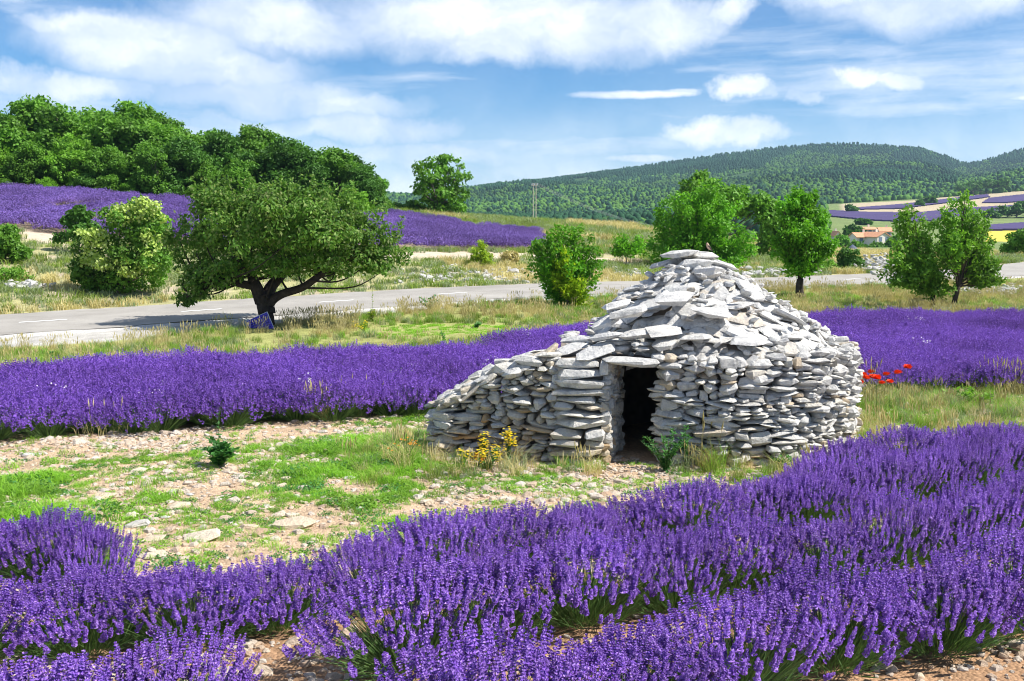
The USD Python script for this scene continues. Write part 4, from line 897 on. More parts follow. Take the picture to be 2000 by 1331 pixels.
# ------------------------------------------------------------------ trees and shrubs
def crown_leaves(lobes, n, L, W, rng, shell=.22, gap=.40, gapscale=1.1, up=.35, droop=.35, seed=0, sub=7):
    """Leaves through the outer part of a crown built from ellipsoid lobes (centre, radii)."""
    C = np.array([l[0] for l in lobes], float); R = np.array([l[1] for l in lobes], float)
    if sub:                                                # smaller sprays standing out of each lobe
        q = np.repeat(np.arange(len(C)), sub); dd = unit(rng.normal(size=(len(q), 3)) + [0, 0, .25])
        C = np.vstack([C, C[q] + dd * R[q] * rng.uniform(.70, 1.18, len(q))[:, None]]); R = np.vstack([R * .82, R[q] * rng.uniform(.24, .48, len(q))[:, None]])
    w = (R[:, 0] * R[:, 1] + R[:, 0] * R[:, 2] + R[:, 1] * R[:, 2]); w /= w.sum()
    k = rng.choice(len(C), int(n * 1.9), p=w); d = unit(rng.normal(size=(len(k), 3)))
    rad = 1 - np.abs(rng.normal(size=len(k))) * shell; rad = np.clip(rad, .1, 1.15)
    bump = .70 + .62 * meshkit.fbm(d * 3.4 + C[k] * .9 + seed, 3, seed)
    P = C[k] + d * R[k] * (rad * bump)[:, None]
    keep = meshkit.fbm(P * 2.4 * gapscale / np.mean(R), 3, seed + 5) > gap + .04
    P, d = P[keep][:n], d[keep][:n]
    m_ = len(P) // 9; sh = rng.integers(0, len(P), m_); t_ = rng.uniform(.05, .30, m_)[:, None] * np.mean(R); g_ = np.floor(rng.uniform(0, 60, m_)); P[:m_] = P[sh] + d[sh] * t_ * .9 + np.array([0, 0, 1.0]) * t_ * .5
    N_ = unit(d + np.array([0, 0, up]) + rng.normal(size=P.shape) * .55)
    return leaf_cards(P, N_, L * rng.uniform(.7, 1.25, len(P)), W * rng.uniform(.8, 1.2, len(P)), rng, .2, droop)
def limbs(base, fork, lobes, rng, r0, rf, twigs=3, wander=.15):
    """Trunk, a limb to each lobe, twigs inside it."""
    trunk = []; tw = []
    b, f = np.array(base, float), np.array(fork, float); m = (b + f) / 2 + rng.normal(size=3) * wander * .4
    p = curve([b - [0, 0, .15], b, m, f], 6); r = np.interp(np.linspace(0, 1, len(p)), [0, .15, .35, 1], [r0 * 1.35, r0 * 1.15, r0, rf]); trunk.append(tube(p, r, 10))
    for c, R in lobes:
        c = np.array(c); d = c - f; mid = f + d * .5 + np.array([0, 0, -.10 * np.linalg.norm(d)]) + rng.normal(size=3) * wander
        p = curve([f - (f - b) * .12, f + d * .12, mid, c], 6); tw.append(tube(p, np.linspace(rf * .62, rf * .16, len(p)), 7))
        for q in range(twigs):
            e = c + unit(rng.normal(size=3) + [0, 0, .2]) * np.array(R) * .85; s0 = p[int(rng.integers(len(p) // 2, len(p)))]
            pp = curve([s0, (s0 + e) / 2 + rng.normal(size=3) * wander * .5, e], 4); tw.append(tube(pp, np.linspace(rf * .2, rf * .04, len(pp)), 5))
    return trunk, tw
def px_lobes(Y, lst, rng, dspread=.8):
    """lobes given in the picture at a distance: (px, py, rx, ry[, dy])."""
    out = []
    for e in lst:
        px, py, rx, ry = e[:4]; dy = e[4] if len(e) > 4 else rng.uniform(-dspread, dspread); c = at_depth(px, py, Y + dy); s_ = (Y + dy) / F
        s_ *= .87; out.append((c, (rx * s_, max(rx, ry) * .85 * s_, ry * s_)))
    return out
def shoots(fork, lobes, n, per, L, W, rng, rise=.5, start=(.15, .5), over=1.12, width=.008):
    """Upright leafy shoots from the limbs to the outside of the crown: a feathery outline."""
    C = np.array([l[0] for l in lobes], float); R = np.array([l[1] for l in lobes], float); w = R.prod(1) ** .67; w /= w.sum(); V, T = [], []
    for q in range(n):
        k = rng.choice(len(C), p=w); d = unit(rng.normal(size=3) + [0, 0, rise]); e = C[k] + d * R[k] * rng.uniform(.7, over); s0 = fork + (C[k] - fork) * rng.uniform(*start); m = (s0 + e) / 2 + np.array([0, 0, -.10]) * np.linalg.norm(e - s0) + rng.normal(size=3) * .04 * np.linalg.norm(e - s0)
        p = curve([s0, m, e], 8); T.append(tube(p[::2], np.linspace(width, width * .25, len(p[::2])), 3, False)); u = rng.uniform(.25, 1, per); i = np.minimum((u * (len(p) - 1)).astype(int), len(p) - 2); t = unit(p[i + 1] - p[i]); dd = unit(rng.normal(size=(per, 3)) + t * 1.1 + [0, 0, .15])
        V.append(leaf_cards_oriented(p[i] + rng.normal(size=(per, 3)) * L * .35, dd, rng.normal(size=(per, 3)) * .8 + [0, 0, .7], L * rng.uniform(.7, 1.25, per), W * rng.uniform(.8, 1.2, per)))
    return join(V), join(T)
rt = np.random.default_rng(31)
def planted(name, label, cat, px, py, Y=None, group=None):
    g_ = ground_at(px, py, 14) if Y is None else on(at_depth(px, py, Y)[0], Y); return thing(name, label, cat, g_, group=group), np.array(g_, float)
def tree(name, label, cat, base_px, fork_px, Y, lobes_px, n, L, W, leaf, bark='bark_grey', r0=.12, rf=.08, group=None, gap=.40, shell=.22, twigs=3, seed=1, droop=.3, up=.35, second=None, dspread=None, shoot=None):
    rng = np.random.default_rng(seed); x = at_depth(base_px[0], base_px[1], Y)[0]; b = on(x, Y); t = thing(name, label, cat, b, group=group)
    fk = at_depth(fork_px[0], fork_px[1], Y); mean_r = np.mean([l[2] for l in lobes_px]) * Y / F
    lobes = px_lobes(Y, lobes_px, rng, mean_r * .7 if dspread is None else dspread)
    tr, tw = limbs(b, fk, lobes, rng, r0, rf, twigs, mean_r * .12)
    v, f = join(tr); obj('trunk', (v - b, f), M[bark], t, smooth=True); v, f = join(tw); obj('branches', (v - b, f), M[bark], t, smooth=True)
    v, f = crown_leaves(lobes, n, L, W, rng, shell, gap, 1.1, up, droop, seed)
    if shoot:
        a_, c_ = shoots(fk, lobes, shoot[0], shoot[1], L * 1.1, W, rng); v, f = join([(v, f), a_]); obj('shoots', (c_[0] - b, c_[1]), M['twig'], t, smooth=True, kind='stuff')
    obj('crown', (v - b, f), M[leaf], t)
    if second:
        lb, n2, leaf2 = second; v, f = crown_leaves(px_lobes(Y - mean_r * .5, lb, rng, .2), n2, L, W, rng, shell, gap, 1.1, up, droop, seed + 3) if not shoot else shoots(fk, px_lobes(Y - mean_r * .4, lb, rng, .25), 64, 34, L * 1.1, W, rng)[0]; obj('crown', (v - b, f), M[leaf2], t)
    return t, b
# the cherry tree with the blue sign at its foot
Yc = 27.3
rng = np.random.default_rng(8); cb = on(at_depth(520, 640, Yc)[0], Yc); ch = thing('cherry_tree', 'broad spreading cherry tree with dark forked trunk on the near roadside', 'tree', cb)
A = lambda px, py, dy=0.0: at_depth(px, py, Yc + dy)
base_c = cb - [0, 0, .2]
tr = [tube(curve([base_c, A(521, 625), A(516, 598), A(512, 575)], 8), np.interp(np.linspace(0, 1, 25), [0, .3, .7, 1], [.28, .205, .20, .235]), 14),
      tube(curve([A(528, 612), A(528, 592), A(548, 576, -.1), A(590, 562, -.3), A(622, 540, -.4), A(648, 520, -.3), A(690, 505, -.1), A(735, 485)], 8), np.linspace(.15, .045, 57), 10),
      tube(curve([A(512, 590), A(500, 560, -.1), A(488, 530, .1), A(470, 490, .2), A(440, 440, .2)], 8), np.linspace(.20, .05, 33), 10),
      tube(curve([A(518, 590), A(530, 560, .3), A(556, 530, .5), A(585, 480, .6), A(600, 420, .5)], 8), np.linspace(.2, .045, 33), 10),
      tube(curve([A(505, 562), A(470, 556, -.3), A(430, 548, -.5), A(390, 560, -.5), A(365, 580, -.5)], 8), np.linspace(.11, .02, 33), 8)]
lob = [(425, 430, 72, 62), (400, 500, 55, 60), (470, 418, 60, 46), (535, 412, 70, 46), (600, 412, 62, 44), (660, 432, 62, 48), (715, 462, 56, 46), (765, 490, 38, 30), (560, 455, 90, 70), (480, 480, 90, 70), (640, 485, 80, 48), (700, 505, 55, 34), (545, 520, 60, 30, -.6), (440, 530, 55, 34), (375, 545, 34, 36), (362, 582, 26, 17), (392, 568, 26, 22, -.5), (350, 470, 30, 42), (650, 528, 30, 14, .6), (500, 440, 80, 60, -1.3), (620, 450, 80, 55, -1.3), (540, 440, 90, 60, 1.3), (735, 520, 30, 20)]
lobes = px_lobes(Yc, lob, rng, 1.1)
tw = []
for c, R in lobes:
    for q in range(5):
        s0 = tr[int(rng.integers(1, 5))][0]; s0 = s0[int(rng.integers(len(s0) // 3, len(s0)))]; c_ = np.array(c)
        if np.linalg.norm(s0 - c_) > 2.4 and q > 1: continue
        e = c_ + unit(rng.normal(size=3)) * np.array(R) * .8; pp = curve([s0, (s0 + e) / 2 + rng.normal(size=3) * .12 + [0, 0, -.08], e], 5); tw.append(tube(pp, np.linspace(.032, .007, len(pp)), 5))
v, f = tr[0]; obj('trunk', (v - cb, f), M['bark_dark'], ch, smooth=True)
for b_ in tr[1:]: obj('limb', (b_[0] - cb, b_[1]), M['bark_dark'], ch, smooth=True)
v, f = join(tw); obj('twigs', (v - cb, f), M['bark_dark'], ch, smooth=True)
v, f = crown_leaves(lobes, 46000, .12, .031, rng, .34, .46, 1.3, .3, .55, 3, 10)
lv2 = []                                                  # upright shoots along the top of the crown
for q in range(110):
    c, R = lobes[int(rng.integers(0, 9))]; th = rng.uniform(0, 6.28); s0 = np.array(c) + np.array([math.cos(th) * R[0] * .6, math.sin(th) * R[1] * .6, R[2] * .75]); d_ = unit(np.array([rng.normal() * .4, rng.normal() * .4, 1.0])); m_ = 16
    P = s0 + d_ * (rng.uniform(0, .62, m_))[:, None] + rng.normal(size=(m_, 3)) * .035; lv2.append(leaf_cards(P, rng.normal(size=(m_, 3)) + [0, 0, .5], .115, .03, rng, .2, .3))
v, f = join([(v, f)] + lv2); obj('crown', (v - cb, f), M['cherry_leaf'], ch)
# oaks in the belt above the hillside field: four shapes, then copies
def oak_class(i, leaf, seed, squat=1.0):
    r = np.random.default_rng(seed); c = class_prim(f'oak_kind_{"abcdef"[i]}'); lb = []
    for k in range(15):
        th = r.uniform(0, 6.28); q = r.uniform(.3, 1.9); h_ = r.uniform(1.6, 5.4) if k else 5.6
        if h_ > 4.4: q *= .6
        lb.append((np.array([math.cos(th) * q, math.sin(th) * q, h_ * squat]), (r.uniform(.8, 1.35), r.uniform(.8, 1.35), r.uniform(.65, 1.05))))
    for k in range(5):
        th = r.uniform(0, 6.28); lb.append((np.array([math.cos(th) * 1.9, math.sin(th) * 1.9, r.uniform(.8, 1.6)]), (1.0, 1.0, .9)))
    tr_, tw_ = limbs((0, 0, 0), (.1, 0, 1.7), lb, r, .26, .17, 3, .25)
    obj('trunk', join(tr_), M['bark_grey'], c, smooth=True); obj('branches', join(tw_), M['bark_grey'], c, smooth=True)
    a_, t_ = shoots(np.array([0, 0, 2.0]), lb, 210, 30, .27, .085, r, .35, (.45, .85), 1.25, .02)
    obj('crown', join([crown_leaves(lb, 13500, .26, .092, r, .28, .43, 1.5, .35, .2, seed, 12), a_]), M[leaf], c); return c
OAK = [oak_class(0, 'oak_leaf', 1), oak_class(1, 'oak_leaf', 2, .95), oak_class(2, 'dark_leaf', 3), oak_class(3, 'oak_leaf_light', 4, .9), oak_class(4, 'oak_leaf', 9, 1.05)]
belt = [(-60, 190, 88, 0), (20, 205, 84, 1), (62, 190, 90, 4), (120, 200, 86, 0), (150, 250, 80, 3), (195, 202, 90, 1), (240, 210, 84, 0), (285, 200, 88, 4), (335, 232, 86, 1), (385, 250, 88, 0), (300, 270, 79, 0), (60, 265, 80, 1), (215, 275, 79, 1), (445, 250, 84, 2), (505, 245, 86, 4), (550, 262, 84, 2), (470, 300, 82, 1), (400, 300, 80, 1), (590, 300, 88, 3), (625, 284, 86, 0), (672, 292, 84, 4), (712, 318, 82, 2), (640, 330, 84, 2), (-20, 250, 80, 3), (318, 222, 92, 4), (412, 254, 90, 4), (578, 268, 86, 1), (600, 280, 83, 2), (352, 262, 80, 2), (692, 298, 87, 2), (735, 345, 85, 4), (160, 205, 92, 0), (262, 205, 92, 1), (360, 240, 91, 0)]
desc = ['tall oak', 'broad oak', 'dark oak', 'pale green oak', 'ragged oak']
order_ = np.argsort([b[0] for b in belt]); rank = {int(i): int(np.where(order_ == i)[0][0]) + 1 for i in range(len(belt))}
for i, (px, py, Y, kind) in enumerate(belt):
    if kind == 3 and i in (4,): lab = 'light green round-headed oak standing proud of the belt near its left third'
    x = at_depth(px, 390, Y)[0]; g_ = on(x, Y); top = at_depth(px, py, Y)[2]; s_ = (top - g_[2]) / 6.6
    place = 'under the left end of the skyline' if px < 160 else ('left of the cherry tree top' if px < 340 else ('behind the cherry tree' if px < 600 else 'at the right end of the belt'))
    copy_of(OAK[kind], 'oak_tree', f'{desc[kind]}, {nth(rank[i] - 1)} from the left along the skyline woodland belt', 'tree', g_ - [0, 0, .1], rt.uniform(0, 360), (s_ * rt.uniform(1.0, 1.2), s_ * rt.uniform(1.0, 1.2), s_), 'oaks in the belt on the left skyline')
# understorey along the foot of the belt
for i, (px, py, w) in enumerate([(10, 335, 1), (90, 330, 1), (170, 325, 1.1), (250, 340, .9), (330, 345, 1), (410, 350, 1), (560, 360, 1), (690, 350, 1), (730, 385, .7), (740, 400, .5)]):
    Y = 78.0 if px < 700 else 84.0; x = at_depth(px, 390, Y)[0]; g_ = on(x, Y); s_ = (at_depth(px, py, Y)[2] - g_[2]) / 6.6
    copy_of(OAK[[1, 3, 2][i % 3]], 'hedge_shrub', f'low leafy shrub, {nth(i)} from the left along the foot of the oak belt', 'shrub', g_ - [0, 0, .5], rt.uniform(0, 360), (max(s_ * 1.35, .2), max(s_ * 1.35, .2), max(s_, .15)), 'shrubs along the foot of the oak belt')
tree('oak_tree', 'solitary open-crowned oak on the ridge right of the belt', 'tree', (858, 422), (858, 400), 96, [(848, 318, 34, 18), (875, 310, 20, 12), (838, 345, 30, 18), (880, 348, 34, 22), (860, 375, 46, 26), (822, 370, 20, 16), (893, 385, 24, 26), (842, 402, 30, 20), (820, 330, 14, 10), (900, 322, 12, 8), (870, 405, 40, 18)], 5200, .34, .12, 'oak_leaf', r0=.3, rf=.2, seed=41, gap=.47, shell=.3)
tree('thorn_bush', 'dark low bushes at the foot of the solitary oak', 'shrub', (790, 420), (790, 412), 97, [(770, 405, 26, 14), (800, 408, 28, 13), (745, 400, 18, 16), (825, 412, 20, 10)], 2500, .3, .11, 'dark_leaf', r0=.06, rf=.05, seed=42)
# near bank on the left
tree('flowering_bush', 'large rounded bush with cream blossom beside the road', 'bush', (232, 582), (232, 560), 35.5, [(180, 480, 42, 40), (235, 440, 45, 42), (290, 430, 42, 40), (255, 500, 62, 50), (195, 530, 50, 44), (305, 510, 40, 55), (270, 405, 28, 18), (240, 555, 70, 26), (165, 540, 28, 30)], 13000, .13, .045, 'oak_leaf', r0=.10, rf=.08, seed=51, gap=.43, shell=.28,
     second=([(182, 465, 38, 24), (235, 425, 40, 24), (285, 418, 42, 26), (295, 480, 34, 26), (255, 520, 52, 22), (195, 510, 36, 20), (270, 398, 26, 14)], 2800, 'blossom'))
tree('young_oak', 'small dark oak sapling behind the flowering bush', 'tree', (155, 500), (152, 470), 44, [(150, 420, 26, 18), (135, 435, 18, 12), (165, 440, 22, 16), (150, 458, 26, 14), (120, 465, 16, 12)], 2600, .17, .06, 'dark_leaf', r0=.05, rf=.04, seed=52, gap=.44)
tree('hawthorn_bush', 'round green bush cut by the left edge above the road', 'bush', (8, 510), (8, 495), 41, [(0, 470, 36, 34), (25, 485, 26, 26), (-20, 480, 40, 36), (10, 455, 26, 18), (38, 498, 18, 12)], 6500, .15, .055, 'oak_leaf', r0=.07, rf=.05, seed=53)
tree('grey_shrub', 'olive green low shrub under the bush at the left edge', 'shrub', (20, 565), (20, 555), 37, [(0, 535, 36, 22), (40, 545, 30, 16), (-20, 540, 30, 20), (60, 560, 34, 12), (20, 572, 46, 13)], 4000, .11, .03, 'olive_leaf', r0=.04, rf=.03, seed=54)
# this side of the road, middle
tree('ash_sapling', 'bright yellow-green bushy sapling between the road and the hut', 'tree', (1105, 606), (1106, 585), 32.2, [(1075, 475, 36, 30), (1120, 465, 36, 28), (1152, 495, 32, 32), (1055, 510, 34, 36), (1110, 510, 50, 42), (1140, 540, 34, 34), (1080, 550, 34, 34), (1110, 570, 40, 26), (1160, 530, 18, 22), (1045, 480, 16, 14), (1100, 445, 20, 10)], 3200, .13, .034, 'bright_leaf', r0=.06, rf=.05, seed=61, gap=.43, shell=.5, up=.1, shoot=(150, 40),
     second=([(1105, 500, 34, 24), (1095, 535, 26, 22), (1125, 560, 34, 26), (1140, 590, 22, 14)], 2600, 'yellow_leaf'))
tree('roadside_tree', 'upright bright green tree with a short trunk right of the hut top', 'tree', (1563, 580), (1563, 545), 37, [(1565, 400, 34, 34), (1540, 430, 30, 32), (1595, 425, 28, 34), (1565, 455, 50, 42), (1535, 480, 34, 34), (1597, 480, 32, 36), (1565, 515, 44, 30), (1560, 380, 14, 16), (1590, 385, 10, 14), (1530, 400, 12, 14)], 7500, .14, .042, 'bright_leaf', bark='bark_dark', r0=.17, rf=.12, seed=62, gap=.42, shell=.34, up=.1, shoot=(160, 38))
tree('almond_tree', 'left-hand lighter tree of the pair near the right edge', 'tree', (1822, 598), (1822, 562), 34, [(1770, 440, 30, 34), (1800, 460, 34, 40), (1760, 500, 36, 40), (1810, 510, 40, 42), (1780, 545, 50, 32), (1830, 560, 38, 30), (1770, 415, 20, 14), (1740, 530, 22, 26)], 4200, .12, .036, 'olive_leaf', bark='bark_dark', r0=.08, rf=.06, seed=63, gap=.46, shell=.45, shoot=(150, 34))
tree('almond_tree', 'right-hand taller tree of the pair near the right edge', 'tree', (1860, 600), (1872, 560), 33.5, [(1880, 405, 26, 24), (1850, 430, 32, 28), (1905, 425, 24, 26), (1870, 460, 46, 38), (1905, 475, 34, 40), (1845, 490, 34, 32), (1900, 515, 40, 30), (1935, 520, 26, 26), (1930, 550, 30, 20), (1885, 385, 14, 12), (1925, 440, 14, 16)], 4600, .12, .036, 'olive_leaf', bark='bark_dark', r0=.09, rf=.07, seed=64, gap=.47, shell=.45, shoot=(170, 34))
# across the road, behind the hut
tree('maple_tree', 'big rounded bright green tree across the road behind the hut', 'tree', (1365, 530), (1365, 505), 56, [(1350, 400, 50, 40), (1310, 430, 44, 40), (1395, 430, 52, 44), (1340, 470, 64, 44), (1290, 480, 36, 36), (1400, 490, 60, 40), (1445, 480, 34, 40), (1370, 380, 30, 22), (1320, 510, 50, 22), (1420, 520, 50, 20)], 10500, .19, .056, 'bright_leaf', r0=.2, rf=.15, seed=65, gap=.40, shell=.3, shoot=(230, 42))
tree('oak_tree', 'dark pointed oak top rising behind the big bright green tree', 'tree', (1385, 500), (1385, 470), 70, [(1365, 352, 26, 22), (1385, 375, 44, 26), (1420, 385, 42, 26), (1350, 378, 26, 22), (1460, 405, 40, 30), (1400, 410, 60, 30), (1500, 425, 36, 34), (1490, 400, 24, 18), (1510, 470, 30, 40)], 9500, .28, .10, 'oak_leaf', r0=.24, rf=.18, seed=66)
tree('young_ash', 'small pale green sapling on the bank left of the big tree', 'tree', (1222, 520), (1222, 500), 54, [(1215, 475, 24, 18), (1235, 488, 18, 14), (1205, 492, 16, 12), (1250, 480, 14, 20)], 700, .17, .045, 'bright_leaf', shoot=(50, 26), r0=.04, rf=.03, seed=67)
tree('bank_shrub', 'feathery yellow-green shrub on the rubble bank', 'shrub', (935, 525), (935, 512), 46, [(935, 495, 16, 18), (945, 508, 20, 14), (925, 512, 16, 12), (940, 478, 8, 10)], 1800, .15, .03, 'yellow_leaf', r0=.03, rf=.02, seed=68)
tree('dry_shrub', 'reddish half-dry shrub on the rubble bank', 'shrub', (995, 520), (995, 508), 47.5, [(990, 498, 12, 12), (1003, 505, 12, 10)], 700, .15, .035, 'grass_dry', r0=.03, rf=.02, seed=69)
tree('juniper_bush', 'dark olive bush beside the stone heap right of the upright tree', 'shrub', (1665, 545), (1665, 535), 60, [(1660, 505, 24, 22), (1675, 520, 24, 20), (1645, 525, 18, 18), (1690, 532, 14, 12)], 4200, .17, .05, 'dark_leaf', r0=.06, rf=.04, seed=70)
tree('juniper_bush', 'low grey-green bush left of the dark olive one', 'shrub', (1622, 545), (1622, 538), 58, [(1620, 525, 26, 16), (1600, 520, 18, 14), (1590, 500, 18, 18)], 2600, .17, .05, 'olive_leaf', r0=.05, rf=.04, seed=71)
tree('maple_tree', 'rounded tree at the right edge beyond the road bend', 'tree', (1990, 512), (1990, 500), 78, [(1985, 470, 22, 20), (2010, 465, 30, 24), (1995, 490, 34, 18)], 4200, .24, .08, 'oak_leaf', r0=.15, rf=.1, seed=72)
tree('village_tree', 'bushy green tree hiding the foot of the village houses', 'tree', (1690, 492), (1690, 487), 250, [(1640, 472, 16, 12), (1672, 482, 24, 11), (1715, 486, 22, 9), (1745, 478, 18, 14)], 4500, .85, .3, 'oak_leaf', r0=.4, rf=.3, seed=73)
tree('village_tree', 'dark round tree left of the village houses', 'tree', (1668, 466), (1668, 462), 300, [(1665, 452, 16, 10), (1655, 456, 10, 9), (1684, 458, 10, 8)], 2200, .9, .32, 'dark_leaf', r0=.4, rf=.3, seed=74)
for i, (px, py, r, lab) in enumerate([(1662, 410, 10, 'dark round bush at the left end of the distant lavender strips'), (1795, 398, 7, 'smaller of two dark bushes between the distant lavender strips'), (1815, 394, 11, 'larger of two dark bushes between the distant lavender strips'), (1678, 434, 6, 'small dark bush above the village roofs'), (1692, 435, 7, 'second small dark bush above the village roofs')]):
    g_ = ground_at(px, py + 5, 125)
    tree('distant_bush', lab, 'bush', (px, py + 5), (px, py + 2), float(g_[1]), [(px, py, r, r * .8), (px + r * .6, py + 1, r * .6, r * .6)], 700, float(g_[1]) * .0035, float(g_[1]) * .0012, 'dark_leaf', r0=.3, rf=.2, seed=80 + i, twigs=1)
tree('hedge', 'dark green hedge of trees between the distant fields at the right edge', 'hedge', (1985, 425), (1985, 422), float(ground_at(1980, 426, 125)[1]), [(1940, 418, 14, 8), (1965, 413, 18, 10), (1990, 408, 20, 11), (2015, 405, 22, 12), (1915, 424, 14, 6), (2040, 405, 20, 12)], 3500, 1.4, .5, 'dark_leaf', r0=.4, rf=.3, seed=90)
tree('hedge', 'dark clump of trees on the edge of the wood above the pale track', 'hedge', (1900, 378), (1900, 374), 880.0, [(1880, 368, 14, 7), (1905, 364, 18, 9), (1935, 360, 18, 9), (1960, 358, 14, 8)], 3000, 2.2, .8, 'dark_leaf', r0=.4, rf=.3, seed=91)
# ------------------------------------------------------------------ grass, stones and small plants
rg = np.random.default_rng(99)
def tuft(seed, n, rad, h, lean=.5, width=.004, bend=.6):
    r = np.random.default_rng(seed); th = r.uniform(0, 6.28, n); q = np.sqrt(r.uniform(0, 1, n)) * rad
    P = np.stack([np.cos(th) * q, np.sin(th) * q, 0 * q - .01], 1); return blades(P, h * r.uniform(.5, 1.1, n), lean * r.uniform(.3, 1.3, n), width * r.uniform(.7, 1.3, n), r, bend)
def heads(seed, n, rad, h, width=.004):
    """stalks that end in a seed head."""
    r = np.random.default_rng(seed); V = []
    for i in range(n):
        th, q = r.uniform(0, 6.28), math.sqrt(r.uniform()) * rad; p0 = np.array([math.cos(th) * q, math.sin(th) * q, 0]); d = unit(np.array([r.normal() * .16, r.normal() * .16, 1])); hh = h * r.uniform(.75, 1.1)
        V.append(tube([p0, p0 + d * hh * .6, p0 + d * hh], [width * .5, width * .4, width * .4], 3, False)); e = p0 + d * hh
        V.append(tube([e - d * .03, e + d * .02, e + d * .09], [width * .6, width * 2.2, width * .3], 4, False))
    return join(V)
def clover(seed, n, rad, h):
    r = np.random.default_rng(seed); th = r.uniform(0, 6.28, n); q = np.sqrt(r.uniform(0, 1, n)) * rad; P = np.stack([np.cos(th) * q, np.sin(th) * q, h * r.uniform(.2, 1, n)], 1)
    return leaf_cards(P, r.normal(size=(n, 3)) * .5 + [0, 0, 1], r.uniform(.03, .06, n), r.uniform(.010, .018, n), r, .15, .1)
def density(n, xr, yr, rng):
    return rng.uniform(*xr, n), rng.uniform(*yr, n)
def ell(px, py, cx, cy, rx, ry): return np.clip(1.4 - np.hypot((px - cx) / rx, (py - cy) / ry), 0, 1)
# --- low green plants on the stony path
X, Y = density(60000, (-9, 11), (6.5, 20), rg); P = on(X, Y); px, py = project(P); out = ~in_poly(X, Y, MIDFIELD)
nearest = cKDTree(bushes).query(np.c_[X, Y])[0]; away = (nearest > .42) & ((np.hypot(X - HC[0], Y - HC[1]) > 1.98)) & ~((X > -1.0) & (X < 1.1) & (Y > 11.0) & (Y < 12.8))
v_ = py - (905 - .10 * (px - 430))                         # rises to the right like the track
g1 = np.max([ell(px, v_, 560, -4, 200, 26) * 1.2, ell(px, py, 770, 862, 100, 26) * 1.1, ell(px, py, 690, 915, 170, 30) * 1.1, ell(px, py, 640, 965, 260, 32) * .8, ell(px, py, 420, 1010, 200, 30) * .6, ell(px, v_, 250, -22, 200, 7), ell(px, v_, 80, -5, 190, 9), ell(px, py, 780, 826, 110, 8), ell(px, py, 90, 965, 110, 10) * .7, ell(px, py, 1000, 940, 150, 20), ell(px, py, 1480, 890, 260, 26) * .9, ell(px, py, 1850, 800, 260, 48), ell(px, py, 1800, 770, 200, 30), .20 * (py > 900) + .08], axis=0)
pt = meshkit.fbm(np.stack([X * 1.3, Y * 1.3, 0 * X], 1), 4, 17); prob = g1 * np.clip((pt - .25) * 4.5, 0, 1.3)
k = out & away & (rg.uniform(size=len(X)) < prob * .95) & (px > -150) & (px < 2150); X, Y, P = X[k], Y[k], P[k]; print('path plants', len(X))
shapes = [[('blades', tuft(500 + i, 46, .14, .10 + .02 * i, .9, .0042), M['grass_bright' if i % 2 else 'grass_green'], False)] for i in range(4)] + [[('leaves', clover(520 + i, 60, .15, .05), M['grass_green' if i else 'weed_leaf'], False)] for i in range(3)]
big = np.clip((meshkit.fbm(np.stack([X * .7, Y * .7, 0 * X + 3], 1), 3, 5) - .35) * 3, .45, 1.25)
scatter('low_green_plants', shapes, P, rg.uniform(0, 6.28, len(X)), big * rg.uniform(.6, 1.2, len(X)), rg.integers(0, 7, len(X)), 'patches of low bright green plants growing through the stony path', 'ground cover')
# --- dry and green grass round the hut foot and at the right
X, Y = density(16000, (-4, 12), (8.5, 20), rg); P = on(X, Y); px, py = project(P); nearest = cKDTree(bushes).query(np.c_[X, Y])[0]
hd = np.hypot(X - HC[0], Y - HC[1]); foot = (hd > 1.84) & (hd < 2.55); wf = (X > -1.6) & (X < 1.2) & (Y > 10.35) & (Y < 11.25)
g2 = np.max([foot * .5, wf * .85, ell(px, py, 800, 900, 110, 45), ell(px, py, 740, 890, 60, 30) * .6, ell(px, py, 1830, 800, 220, 55) * 1.0, ell(px, py, 1950, 760, 120, 20)], axis=0) * (nearest > .4) * ~in_poly(X, Y, MIDFIELD) * ~((X > -.98) & (X < 1.75) & (Y > 10.95 + .0 * X) & (Y < 12.8) & (X + Y > 10.4)) * (hd > 1.84)
door_free = ~((X > 1.0) & (X < 1.62) & (Y > 10.3)); k = (rg.uniform(size=len(X)) < g2 * .5) & door_free; X, Y, P = X[k], Y[k], P[k]; print('foot grass', len(X))
shapes = [[('blades', tuft(540 + i, 60, .13, .20 + .03 * i, .8, .0032), M[['grass_olive', 'grass_grey', 'grass_dry', 'grass_green'][i % 4]], False)] for i in range(8)] + [[('stalks', heads(560 + i, 9, .12, .30), M['grass_dry'], False)] for i in range(2)]
scatter('wild_grass', shapes, P, rg.uniform(0, 6.28, len(X)), rg.uniform(.4, .95, len(X)), rg.integers(0, 10, len(X)), 'wild green and straw coloured grass round the foot of the hut', 'grass')
# --- verge between the lavender field and the road
X, Y = density(70000, (-26, 34), (17, 48), rg); P = on(X, Y); px, py = project(P); s_, _, _ = road_off(X, Y); inm = in_poly(X, Y, MIDFIELD)
edge = -3.5 - 2.2 * np.clip((-1 - X) / 9, 0, 1) + (meshkit.fbm(np.stack([X * .6, Y * .6, 0 * X], 1), 3, 3) - .5) * 1.2
bare = np.max([ell(px, py, 690, 672, 130, 10), ell(px, py, 880, 660, 100, 5), ell(px, py, 590, 650, 60, 8) * .8], axis=0)
vis = (px > -120) & (px < 2120); k = ~inm & (s_ < edge) & vis & (rg.uniform(size=len(X)) < .62 * np.clip((23 / Y) ** .6, .5, 1)) & (rg.uniform(size=len(X)) > bare) & ((np.hypot(X - HC[0], Y - HC[1]) > 2.4)) & ~((px > 478) & (px < 545) & (py > 632) & (py < 685) & (rg.uniform(size=len(X)) < .9))
X, Y, P, px, py = X[k], Y[k], P[k], px[k], py[k]; print('verge', len(X))
